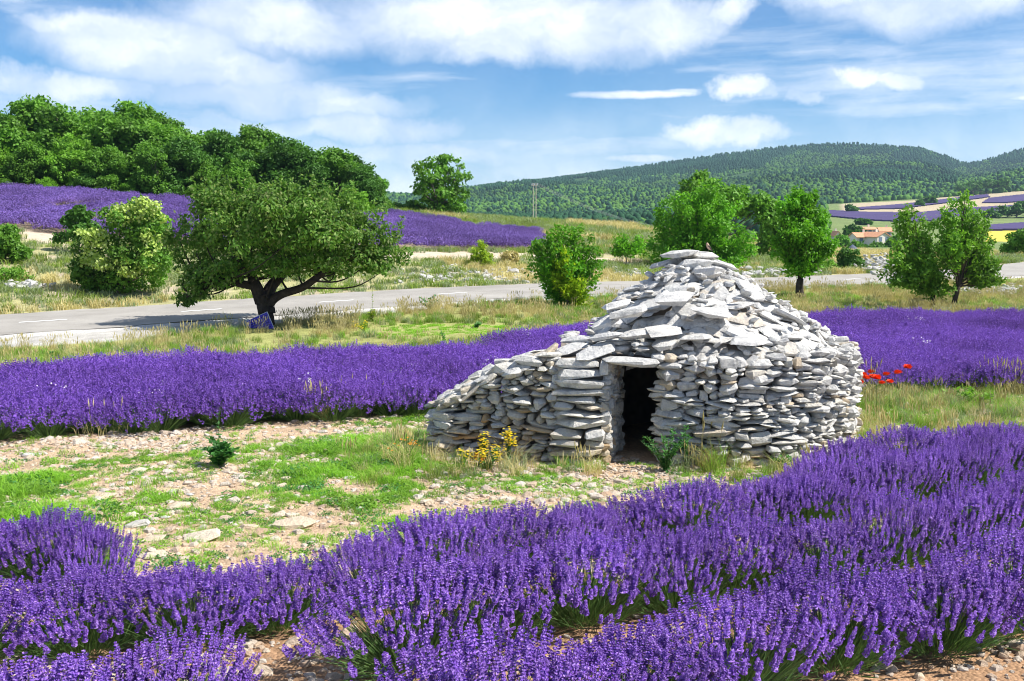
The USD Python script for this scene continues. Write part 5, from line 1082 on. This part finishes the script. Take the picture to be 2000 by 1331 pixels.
dryf = meshkit.fbm(np.stack([X * .35, Y * .5, 0 * X], 1), 4, 41); lush = np.max([ell(px, py, 880, 648, 170, 14), ell(px, py, 800, 655, 60, 10)], axis=0)
shapes = [[('blades', tuft(600 + i, 46, .17, .26 + .05 * (i % 3), .6, .006), M[m_], False)] for i, m_ in enumerate(['grass_olive', 'grass_olive', 'grass_green', 'grass_olive', 'grass_grey'])] + \
         [[('blades', tuft(620 + i, 30, .16, .34, .6, .006), M['grass_dry'], False), ('stalks', heads(630 + i, 10, .16, .48, .006), M['grass_dry'], False)] for i in range(3)] + [[('blades', tuft(640 + i, 60, .18, .10, .7, .007), M['grass_bright'], False)] for i in range(2)]
idx = np.where(lush > .35, 8 + rg.integers(0, 2, len(X)), np.where((dryf > .60) | (rg.uniform(size=len(X)) < .10), 5 + rg.integers(0, 3, len(X)), rg.integers(0, 5, len(X))))
scatter('verge_grass', shapes, P, rg.uniform(0, 6.28, len(X)), rg.uniform(.36, .85, len(X)), idx, 'tall green and golden grass on the verge before the road', 'grass')
# --- bank and rough pasture across the road
X, Y = density(90000, (-45, 60), (31, 120), rg); P = on(X, Y); px, py = project(P); s_, _, _ = road_off(X, Y); inu = in_poly(X, Y, UPFIELD)
sandy = np.max([ell(px, py, 860, 500, 330, 6), ell(px, py, 90, 462, 55, 14), ell(px, py, 1150, 508, 120, 6)], axis=0)
k = ~inu & (s_ > 3.4) & (px > -60) & (px < 2060) & (rg.uniform(size=len(X)) < .6 * np.clip((40 / Y), .25, 1)) & (rg.uniform(size=len(X)) > sandy * 1.3) & (np.abs(X) < .7 * Y)
X, Y, P, px, py = X[k], Y[k], P[k], px[k], py[k]; print('bank', len(X))
dryf = meshkit.fbm(np.stack([X * .16, Y * .22, 0 * X], 1), 4, 43); near_edge = np.exp(-((road_off(X, Y)[0] - 3.8) / 1.0) ** 2)
gold = np.max([ell(px, py, 1200, 432, 90, 14), ell(px, py, 1690, 505, 70, 16)], axis=0)
shapes = [[('blades', tuft(700 + i, 34, .26, .30, .7, .012), M[m_], False)] for i, m_ in enumerate(['grass_olive', 'grass_grey', 'grass_olive', 'grass_grey'])] + [[('blades', tuft(720 + i, 30, .24, .38, .6, .011), M['grass_dry'], False)] for i in range(2)]
idx = np.where((dryf > .66) | (gold > .3) | ((near_edge > .5) & (px < 350) & (rg.uniform(size=len(X)) < .7)), 4 + rg.integers(0, 2, len(X)), rg.integers(0, 4, len(X)))
scatter('bank_grass', shapes, P, rg.uniform(0, 6.28, len(X)), rg.uniform(.6, 1.2, len(X)) * np.clip(Y / 45, 1, 2.0), idx, 'grey green and straw grass on the bank across the road', 'grass')
# --- gravel of the path and of the soil between rows
def pebble(seed):
    v, f = chunk(1, .8, .45, np.random.default_rng(seed)); return v, f
peb = [[('pebble', pebble(800 + i), M['gravel'], False)] for i in range(7)]
X, Y = density(130000, (-9, 11), (4.2, 19), rg); px, py = project(on(X, Y)); nearest = cKDTree(bushes).query(np.c_[X, Y])[0]
k = ~in_poly(X, Y, MIDFIELD) & (px > -100) & (px < 2100) & (nearest > .22) & (np.hypot(X - HC[0], Y - HC[1]) > 1.8) & (rg.uniform(size=len(X)) < .25 + .9 * np.clip((meshkit.fbm(np.stack([X * .9, Y * .9, 0 * X], 1), 3, 6) - .38) * 4, 0, 1)); X, Y = X[k], Y[k]; print('gravel', len(X))
scatter('gravel', peb, on(X, Y, .004), rg.uniform(0, 6.28, len(X)), np.clip(rg.lognormal(-3.3, .6, len(X)), .012, .16), rg.integers(0, 7, len(X)), 'small pinkish and tan stones strewn over the path and bare soil', 'gravel', tilt=(rg.uniform(0, .5, len(X)), rg.uniform(0, 6.28, len(X))))
# --- rubble on the bank and in heaps by the road
def heap(name, spots, n, label, cat, size, up=0.0):
    V = []; r = np.random.default_rng(len(spots) * 7 + n); m_ = n * 3; sp = np.array(spots, float)[r.integers(0, len(spots), m_)]
    G = ground_at(sp[:, 0] + r.normal(size=m_) * sp[:, 2] * .75, sp[:, 1] + r.normal(size=m_) * sp[:, 3] * .6, 28, 140); G = G[np.isfinite(G[:, 0])]
    so = road_off(G[:, 0], G[:, 1])[0]; G = G[(so < -3.4) | (so > 3.7)][:n]; print(name, len(G), 'of', n)
    for g_ in G:
        s_ = size * r.lognormal(0, .4); v, f = chunk(s_, s_ * .7, s_ * .45, r); V.append((v @ rot(r.normal(size=3), r.uniform(0, .8)).T + g_ + [0, 0, s_ * .1 + up * r.uniform()], f))
    o = obj(name, join(V), M['rubble'], kind='stuff'); tag(o, label, cat)
heap('rubble_bank', [(930, 535, 150, 26), (930, 540, 90, 16), (990, 545, 50, 14), (880, 530, 50, 16), (1030, 530, 40, 18), (1200, 535, 60, 14), (1250, 525, 40, 16), (840, 545, 50, 8)], 480, 'white limestone rubble tumbled on the bank beside the road', 'rubble', .16)
heap('stone_heap', [(1712, 535, 22, 20), (1735, 545, 18, 8)], 260, 'white stone heap beside the road right of the juniper', 'stone heap', .26, .7)
heap('stone_heap', [(1490, 540, 40, 10), (1620, 500, 22, 10), (1600, 545, 34, 8)], 240, 'scattered white stones behind the upright roadside tree', 'stone heap', .22, .2)
heap('stone_heap', [(1985, 570, 34, 8), (1940, 572, 24, 6), (1905, 570, 20, 6)], 240, 'low line of white stones at the right edge before the road', 'stone heap', .17, .15)
heap('stone_heap', [(55, 564, 24, 6)], 70, 'small pile of white stones on the left bank above the road', 'stone heap', .20, .15)
# --- flat limestone pieces on the path, one thing each
slabs = [(205, 968, 56, 16, 'flat cream slab alone on the left of the path'), (348, 988, 60, 16, 'cream stone in the middle of the path left of the weeds'), (392, 1046, 92, 26, 'largest flat tan slab behind the third lavender row'), (572, 1022, 88, 24, 'long tilted orange-edged stone behind the third lavender row'), (268, 1022, 60, 18, 'grey cream stone between two flat slabs on the path'), (240, 1064, 44, 24, 'rounded tan stone close to the left lavender clump'), (300, 1052, 56, 12, 'thin flat stone left of the largest slab'), (300, 1082, 72, 16, 'low orange stone at the foot of the third row'), (490, 1028, 48, 18, 'square stone left of the long tilted one'), (440, 945, 26, 12, 'small grey stone on the green patch'),
         (545, 1005, 34, 9, 'small pale stone right of the path middle'), (270, 918, 40, 10, 'thin pale stone near the dark weed'), (580, 970, 18, 10, 'small white stone in the grass below the dry tuft'), (630, 928, 22, 12, 'small pinkish stone near the dry grass'), (60, 888, 40, 9, 'flat grey stone at the left on the path'), (315, 905, 24, 10, 'dark-sided stone near the tall weed'), (1472, 902, 40, 20, 'squarish tan stone before the hut right of the door'), (1512, 884, 26, 24, 'pointed upright tan stone right of the squarish one'), (1382, 900, 34, 16, 'pale rounded stone in the grass before the hut'), (1335, 882, 28, 16, 'grey rounded stone at the foot of the green bush'), (1632, 838, 26, 26, 'white block fallen at the right foot of the hut'), (985, 938, 30, 14, 'low tan stone before the wing wall'), (1030, 925, 34, 10, 'grey flat stone before the doorway pillar'),
         (570, 1190, 20, 12, 'small stone on the bare soil gap, leftmost'), (612, 1208, 22, 10, 'pale stone in the middle of the bare soil gap'), (690, 1158, 22, 16, 'grey white stone at the top right of the soil gap'), (1795, 1320, 26, 14, 'tan stone on the bare soil in the lower right corner'), (585, 1222, 18, 12, 'tan stone low in the bare soil gap')]
for i, (cx, cy, w, h, lab) in enumerate(slabs):
    g_ = ground_at(cx, cy + h * .3); s_ = g_[1] / F; v, f = chunk(w * s_, max(w * .65, h * 1.2) * s_, max(h * .75 * s_, .05), np.random.default_rng(900 + i)); R = rot([1, 0, 0], .12) @ rot([0, 1, 0], rg.normal() * .12)
    t_ = obj('flat_stone', (v @ R.T, f), M['limestone' if 'grey' in lab or 'white' in lab else 'tan_stone']); x = UsdGeom.Xformable(t_); x.AddTranslateOp().Set(Gf.Vec3d(*map(float, g_ + [0, 0, h * .18 * s_]))); tag(t_, lab, 'stone', 'loose stones on the path and before the hut')
kinds = []
for i in range(5):
    c = class_prim(f'strewn_stone_kind_{"abcde"[i]}'); obj('stone', chunk(1, .75, .34, np.random.default_rng(950 + i)), M['tan_stone' if i < 4 else 'limestone'], c); kinds.append(c)
r = np.random.default_rng(123); got = 0
for px, py in zip(r.uniform(60, 900, 260), r.uniform(925, 1085, 260)):
    if py > 1075 - .12 * max(px - 350, 0) - 40 * (px < 230) or got >= 70 or r.uniform() < .25: continue
    g_ = ground_at(px, py); w_ = r.lognormal(2.75, .4) * g_[1] / F
    if cKDTree(bushes).query(g_[:2])[0] < .5: continue
    copy_of(kinds[int(r.integers(0, 5))], 'strewn_stone', 'small cream stone strewn over the path behind the third lavender row', 'stone', g_ + [0, 0, .05 * w_], r.uniform(0, 360), (w_, w_, w_ * r.uniform(.7, 1.2)), 'small stones strewn over the path'); got += 1
# --- single plants
def weed(name, label, cat, px, py, hgt, n, spread, leaf='weed_leaf', L=.07, W=.016, stems=7, seed=1, spire=0.0, flower=None, nf=0, fsize=.012):
    r = np.random.default_rng(seed); g_ = ground_at(px, py); t = thing(name, label, cat, g_); tw, lv, fl = [], [], []
    for q in range(stems):
        th = r.uniform(0, 6.28); sp = spread * math.sqrt(r.uniform()); hh = hgt * r.uniform(.6, 1) * (1 - .3 * sp / max(spread, 1e-6)); e = np.array([math.cos(th) * sp, math.sin(th) * sp, hh])
        if spire and q == 0: e = np.array([.02, 0, hgt + spire]); hh = e[2]
        p = curve([(0, 0, 0), e * [.35, .35, .5], e], 8); tw.append(tube(p, np.linspace(.006, .002, len(p)), 4)); m_ = n // stems; u = r.uniform(.08, 1, m_); i = (u * (len(p) - 1)).astype(int); th2 = r.uniform(0, 6.28, m_)
        d = np.stack([np.cos(th2), np.sin(th2), r.uniform(.0, .9, m_)], 1); k_ = 1.0 if not (spire and q == 0) else .6; lv.append(leaf_cards_oriented(p[i], d, np.array([0, 0, 1.0]) + r.normal(size=(m_, 3)) * .4, L * k_ * r.uniform(.6, 1.2, m_), W * k_ * r.uniform(.7, 1.2, m_)))
        if flower:
            for a_ in range(nf): 
                c = p[-1 - int(r.integers(0, max(2, len(p) // 4)))] + r.normal(size=3) * .028; k5 = 5; an = np.arange(k5) * 2 * np.pi / k5; d5 = np.stack([np.cos(an), np.sin(an), np.full(k5, .35)], 1); fl.append(leaf_cards_oriented(np.repeat(c[None], k5, 0), d5, np.tile([0, -.5, 1.], (k5, 1)), fsize, fsize * .4))
    obj('stems', join(tw), M['lav_stem'], t, smooth=True); obj('leaves', join(lv), M[leaf], t)
    if fl: obj('flowers', join(fl), M[flower], t)
    return t
weed('thistle', 'dark green leafy weed with one tall spire alone on the path', 'weed', 428, 910, .36, 520, .24, 'weed_leaf', .10, .024, 18, 3, .26)
weed('green_bush', 'fresh green leafy plant growing at the right of the doorway', 'plant', 1300, 922, .60, 620, .30, 'weed_leaf', .055, .013, 16, 4)
weed('green_bush', 'taller thin green plant leaning on the stones right of the doorway', 'plant', 1338, 912, .58, 160, .07, 'weed_leaf', .05, .012, 5, 5)
weed('st_johns_wort', 'yellow flowered herb clump in front of the wing wall, central and largest', 'plant', 955, 916, .30, 260, .20, 'weed_leaf', .045, .012, 13, 6, 0, 'yellow_flower', 12, .015)
weed('st_johns_wort', 'tallest yellow flowered stem before the wing wall, by the pillar', 'plant', 992, 912, .62, 150, .06, 'weed_leaf', .045, .012, 4, 7, 0, 'yellow_flower', 26, .017)
weed('st_johns_wort', 'upright yellow flowered stem left of the tallest one', 'plant', 946, 910, .50, 90, .05, 'weed_leaf', .045, .012, 4, 8, 0, 'yellow_flower', 20, .016)
weed('st_johns_wort', 'small yellow flowered herb leftmost before the wing wall', 'plant', 905, 912, .24, 120, .09, 'weed_leaf', .04, .011, 6, 9, 0, 'yellow_flower', 9, .015)
weed('withered_herb', 'rust coloured flower heads among the yellow herb clump', 'plant', 934, 917, .22, 40, .09, 'grass_dry', .03, .006, 7, 10, 0, 'orange_flower', 9, .02)
weed('dead_weed', 'dry brown branching weed at the left end of the wing wall', 'weed', 795, 905, .38, 60, .22, 'grass_dry', .05, .008, 9, 11, 0, 'orange_flower', 2, .02)
weed('green_weed', 'leafy weed at the foot of the hut wall on the right', 'weed', 1525, 915, .18, 160, .16, 'weed_leaf', .07, .018, 7, 12)
weed('green_weed', 'broad bright green weeds at the right edge above the back row', 'weed', 1890, 790, .34, 420, .45, 'grass_green', .09, .02, 18, 13)
weed('mullein', 'pale yellow-green spire standing on the verge before the road', 'plant', 727, 628, .42, 260, .16, 'yellow_leaf', .12, .02, 8, 14, .55)
weed('yellow_herb', 'yellow flowering herb on the verge left of the bright strip', 'plant', 712, 650, .40, 140, .34, 'yellow_leaf', .07, .014, 9, 15, 0, 'yellow_flower', 3, .028)
weed('green_weed', 'dark leafy weed at the road edge above the verge', 'weed', 838, 606, .55, 170, .45, 'weed_leaf', .12, .03, 9, 16)
weed('green_weed', 'small dark weed on the bright green strip', 'weed', 930, 640, .18, 90, .18, 'weed_leaf', .09, .03, 6, 17)
weed('green_weed', 'thin dark green weed on the edge of the lavender below the verge', 'weed', 868, 668, .40, 60, .10, 'weed_leaf', .08, .016, 4, 18)
weed('green_weed', 'upright green weed at the left foot of the verge', 'weed', 100, 708, .35, 70, .08, 'weed_leaf', .08, .016, 4, 19)
weed('grey_herb', 'silvery grey herb clump at the field edge below the pair of trees', 'plant', 1848, 612, .30, 160, .55, 'grey_leaf', .14, .02, 16, 20)
weed('grey_herb', 'long silvery grey herb patch at the field edge, right end', 'plant', 1965, 612, .30, 240, .9, 'grey_leaf', .14, .02, 22, 21)
# dry wheat-like stalks right of the door, grass clump at the wall, straw clumps by the field
def straw(name, label, px, py, n, rad, h, w=.004, green=False, seed=1):
    g_ = ground_at(px, py); t = thing(name, label, 'grass', g_); obj('blades', tuft(seed, n, rad, h * .8, .8, w), M['grass_green' if green else 'grass_dry'], t, kind='stuff'); obj('stalks', heads(seed + 1, max(5, n // 9), rad, h * 1.1, w), M['grass_dry'], t, kind='stuff')
straw('wheat_stalks', 'few tall straw stalks with seed heads right of the doorway bush', 1378, 915, 40, .10, .52, .005, seed=31)
straw('grass_clump', 'soft green grass clump against the right foot of the hut', 1552, 890, 420, .13, .34, .003, True, 33)
straw('straw_clump', 'golden dry grass clump at the near edge of the lavender field', 622, 818, 260, .18, .42, .005, seed=35)
straw('straw_clump', 'thin dry grass in the lavender edge left of the wing wall', 700, 808, 110, .30, .44, .004, seed=37)
straw('straw_clump', 'small arching dry grass at the lavender edge on the left', 205, 850, 60, .35, .42, .004, seed=39)
straw('straw_clump', 'pale seeding grass beside the red poppies', 1695, 790, 90, .16, .60, .005, seed=41)
straw('straw_clump', 'large tawny grass clump at the right edge above the weeds', 1965, 768, 420, .40, .46, .005, seed=43)
# poppies
pc = class_prim('poppy_kind'); r = np.random.default_rng(3); obj('stem', tube([(0, 0, 0), (.01, 0, .2), (0, .01, .42)], [.003, .0025, .002], 4), M['lav_stem'], pc, smooth=True); an = np.arange(7) * 2 * np.pi / 7
obj('petals', leaf_cards_oriented(np.tile([0, .01, .42], (14, 1)), np.vstack([np.stack([np.cos(an), np.sin(an), .5 + 0 * an], 1), np.stack([np.cos(an + .4), np.sin(an + .4), 1.2 + 0 * an], 1)]), np.tile([0, -.6, 1.], (14, 1)), .066, .038, .3), M['poppy'], pc)
for i, (px, py) in enumerate(sorted([(1678, 762), (1692, 752), (1704, 748), (1712, 756), (1722, 752), (1738, 750), (1752, 746), (1686, 745), (1772, 735), (1700, 738), (1730, 742)])):
    lo = np.linspace(9, 30, 900); d = ray(px, py); Z = EYE_Z + d[2] / d[1] * lo; xx_ = d[0] / d[1] * lo; kq = np.argmax(Z < H(xx_, lo) + .42)
    if kq == 0: continue
    copy_of(pc, 'poppy', f'red poppy, {nth(i)} of those in the grass beside the hut, counted from the left', 'poppy', on(xx_[kq], lo[kq]), float(rg.uniform(0, 360)), float(rg.uniform(1.0, 1.4)), 'red poppies right of the hut')
# white specks in the lavender
X, Y = poly_samples(MIDFIELD, 1.1, rg); k = (rg.uniform(size=len(X)) < .35) & (np.hypot(X - HC[0], Y - HC[1]) > 2.8); X, Y = X[k], Y[k]
fm_ = leaf_cards(np.random.default_rng(2).normal(size=(14, 3)) * [.09, .09, .03] + [0, 0, .48], np.tile([0, -.5, 1.0], (14, 1)) + np.random.default_rng(4).normal(size=(14, 3)) * .3, .03, .012, np.random.default_rng(5))
scatter('white_wild_flowers', [[('flowers', fm_, M['white_flower'], False)]], on(X, Y), rg.uniform(0, 6.28, len(X)), rg.uniform(.9, 1.1, len(X)), np.zeros(len(X), int), 'tiny white wild flowers dotted through the lavender field', 'wild flowers')
# ------------------------------------------------------------------ the sign leaning on the cherry trunk
M['sign_blue'] = plain('sign_blue', (.045, .03, .42), .45, .4, .06, 3.0); M['sign_ink'] = plain('sign_ink', (.02, .012, .16), .5, .3, .05); M['sign_edge'] = plain('sign_edge', (.45, .47, .60), .4, .5, .05)
Ys = 26.6; s_ = Ys / F; c0 = at_depth(510, 637, Ys); sg = thing('sign_board', 'tilted violet blue sign board leaning against the cherry trunk', 'sign', c0)
ang = math.radians(24); W_, H_ = 43 * s_, 40 * s_; ex = np.array([math.cos(ang), 0, math.sin(ang)]); ez = np.array([-math.sin(ang), .16, math.cos(ang)]); ez = unit(ez - ex * np.dot(ez, ex)); ey = np.cross(ez, ex)
def panel(cx, cz_, w, h, d, y): v, f = box(cx, y, cz_, w, d, h); return v[:, :1] * ex + v[:, 1:2] * ey + v[:, 2:3] * ez, f
obj('board', panel(0, 0, W_, H_, .02, 0), M['sign_blue'], sg)
obj('edge_trim', join([panel(0, H_ / 2 + .006, W_ + .024, .012, .026, 0), panel(W_ / 2 + .006, 0, .012, H_, .026, 0), panel(-W_ / 2 - .006, 0, .012, H_, .026, 0)]), M['sign_edge'], sg)
r = np.random.default_rng(6); words = []
for k in range(7):
    zz = H_ * (.36 - .115 * k); x = -W_ * .42
    while x < W_ * .40:
        w = min(W_ * r.uniform(.06, .17), W_ * .43 - x)
        if w > .012: words.append(panel(x + w / 2, zz, w, H_ * .045, .004, -.0125))
        x += w + W_ * .035
    if k == 4: continue
obj('lettering', join(words), M['sign_ink'], sg, kind='stuff')
lg = [panel(-W_ * .3, -H_ / 2 - .14, .035, .30, .02, .03), panel(W_ * .3, -H_ / 2 - .14, .035, .30, .02, .03)]
for g_ in lg: obj('leg', g_, M['bark_grey'], sg)
# ------------------------------------------------------------------ power line
M['pole_wood'] = plain('pole_wood', (.42, .38, .33), .85, .2, .2); M['wire'] = plain('wire', (.25, .26, .28), .5, .4, .05)
Yp = 150.0; pb = on(at_depth(1044, 420, Yp)[0], Yp); topz = at_depth(1044, 358, Yp)[2]; hh = topz - pb[2]; pl = thing('power_pole', 'twin-legged wooden power pole standing on the ridge left of the hut', 'power pole', pb)
for sx in (-.20, .20): obj('post', tube([(sx, 0, -.5), (sx, 0, hh)], [.07, .05], 8), M['pole_wood'], pl, smooth=True)
v1 = box(0, 0, hh - .35, .9, .10, .10); v2 = box(0, 0, hh - 1.6, .5, .08, .08); obj('crossarm', v1, M['pole_wood'], pl); obj('brace', v2, M['pole_wood'], pl)
for sx in (-.4, 0, .4): obj('insulator', tube([(sx, 0, hh - .28), (sx, 0, hh - .02)], [.06, .05], 6), M['sign_edge'], pl, smooth=True)
for i, sx in enumerate((-.4, 0, .4)):
    a_, b_ = pb + [sx, 0, hh], at_depth(1420 + 8 * i, 418, 330.0); tq = np.linspace(0, 1, 24)[:, None]; p = a_ + (b_ - a_) * tq + np.array([0, 0, -5.5]) * (4 * tq * (1 - tq)); o = obj('power_line', tube(p, .018, 4), M['wire'], smooth=True)
    tag(o, ['left', 'middle', 'right'][i] + ' one of three thin wires sagging from the power pole', 'power line', 'wires of the power line')
# ------------------------------------------------------------------ village houses
M['plaster'] = plain('plaster', (.72, .66, .58), .9, .2, .08); M['roof_tile'] = plain('roof_tile', (.60, .30, .17), .85, .2, .2, 3.0); M['shutter'] = plain('shutter', (.16, .20, .28), .6, .3, .1); M['tarp'] = plain('tarp', (.075, .095, .14), .7, .3, .15)
def house(px0, px1, py_base, py_eave, py_ridge, Y, label, gable='side', depth=6.0, wins=3, rotd=0.0):
    b0, b1 = at_depth(px0, py_base, Y), at_depth(px1, py_base, Y); w = b1[0] - b0[0]; c = (b0 + b1) / 2; z0 = c[2]; he = at_depth(px0, py_eave, Y)[2] - z0; hr = at_depth(px0, py_ridge, Y)[2] - z0
    t = thing('house', label, 'house', (c[0], c[1] + depth / 2, z0), rotd); 
    wl = m3.Manifold.cube([w, depth, he + 2.5], True).translate([0, 0, (he + 2.5) / 2 - 2.5])
    if gable == 'front': wl = wl + m3.CrossSection([[(-w / 2, he - .01), (w / 2, he - .01), (0, hr)]]).extrude(depth).rotate([90, 0, 0]).translate([0, depth / 2, 0])
    else: wl = wl + m3.CrossSection([[(-depth / 2, he - .01), (depth / 2, he - .01), (0, hr)]]).extrude(w).rotate([90, 0, 90]).translate([-w / 2, 0, 0])
    q = wl.to_mesh(); obj('wall', (np.array(q.vert_properties[:, :3], float), q.tri_verts), M['plaster'], t)
    ov, th_ = .4, .16
    if gable == 'front': sec = [(-w / 2 - ov, he - ov * (hr - he) / (w / 2) + .03), (0, hr + .03), (w / 2 + ov, he - ov * (hr - he) / (w / 2) + .03), (w / 2 + ov, he - ov * (hr - he) / (w / 2) + .03 + th_), (0, hr + .03 + th_), (-w / 2 - ov, he - ov * (hr - he) / (w / 2) + .03 + th_)]; rf = m3.CrossSection([sec]).extrude(depth + .6).rotate([90, 0, 0]).translate([0, depth / 2 + .3, 0])
    else: sec = [(-depth / 2 - ov, he - ov * (hr - he) / (depth / 2) + .03), (0, hr + .03), (depth / 2 + ov, he - ov * (hr - he) / (depth / 2) + .03), (depth / 2 + ov, he - ov * (hr - he) / (depth / 2) + .03 + th_), (0, hr + .03 + th_), (-depth / 2 - ov, he - ov * (hr - he) / (depth / 2) + .03 + th_)]; rf = m3.CrossSection([sec]).extrude(w + .6).rotate([90, 0, 90]).translate([-w / 2 - .3, 0, 0])
    q = rf.to_mesh(); ro = obj('roof', (np.array(q.vert_properties[:, :3], float), q.tri_verts), M['roof_tile'], t); obj('chimney', box(w * .2, .6, hr + .4, .5, .5, 1.0), M['plaster'], ro)
    for i in range(wins):
        x = w * ((i + .5) / wins - .5); obj('window', box(x, -depth / 2 - .02, he * .52, .95, .06, 1.15), M['shutter'], t)
    return t
house(1674, 1706, 472, 464, 456, 262, 'low cream house with a tiled roof, front left of the village group', 'side', 7, 2)
house(1703, 1733, 473, 463, 455, 258, 'cream house with a gable end, front right of the village group', 'front', 7, 2, 18)
house(1684, 1714, 458, 449, 445, 300, 'pale house with a long low roof, rear left of the village group', 'side', 7, 3)
house(1724, 1746, 464, 453, 446, 290, 'taller pale house with a tiled roof, rear right of the village group', 'side', 7, 2, -12)
house(1632, 1642, 468, 459, 453, 300, 'small grey-white house beside the dark tree left of the village', 'front', 6, 1)
m = trimesh.creation.cone(1.0, 1.0, sections=14); v = np.array(m.vertices); f = np.array(m.faces); v, f = trimesh.remesh.subdivide(v, f); v = v * [1, 1, 1]; v[:, 2] = np.clip(v[:, 2], 0, 1) ** .8; v[:, :2] *= (1 + .25 * (meshkit.noise(v * 3, 2)[:, None] - .5)); Yt = 105.0; bt = at_depth(1665, 489, Yt); w_ = 27 * Yt / F; h_ = 13 * Yt / F
tp = obj('tarpaulin', (v * [w_ / 1.9, w_ / 2, h_ * 1.1] , f), M['tarp'], smooth=40); UsdGeom.Xformable(tp).AddTranslateOp().Set(Gf.Vec3d(*map(float, np.r_[bt[:2], bt[2] - .15]))); tag(tp, 'dark blue-grey tarpaulin mound below the village houses', 'tarpaulin')

# ------------------------------------------------------------------ air: an even, thin summer haze round everything
HAZE = .0001
M['haze'] = usdkit.material(stage, '/World/Looks/haze', {'v': ('principled_volume', {'color': (.58, .78, 1.0), 'density': HAZE, 'anisotropy': .3})}, [], volume='v.volume')
lo_z = float(min(GZ.min(), hz.min())) - 1.0; hi_z = float(hz.max()) + 30.0
hx0, hx1, hy0, hy1 = float(min(hx.min(), GX.min())) - 20, float(max(hx.max(), GX.max())) + 20, -40.0, float(hy.max()) + 20
hb = obj('haze', box((hx0 + hx1) / 2, (hy0 + hy1) / 2, (lo_z + hi_z) / 2, hx1 - hx0, hy1 - hy0, hi_z - lo_z), M['haze'])
tag(hb, 'thin bluish summer haze over the far hills', 'haze', kind='stuff')
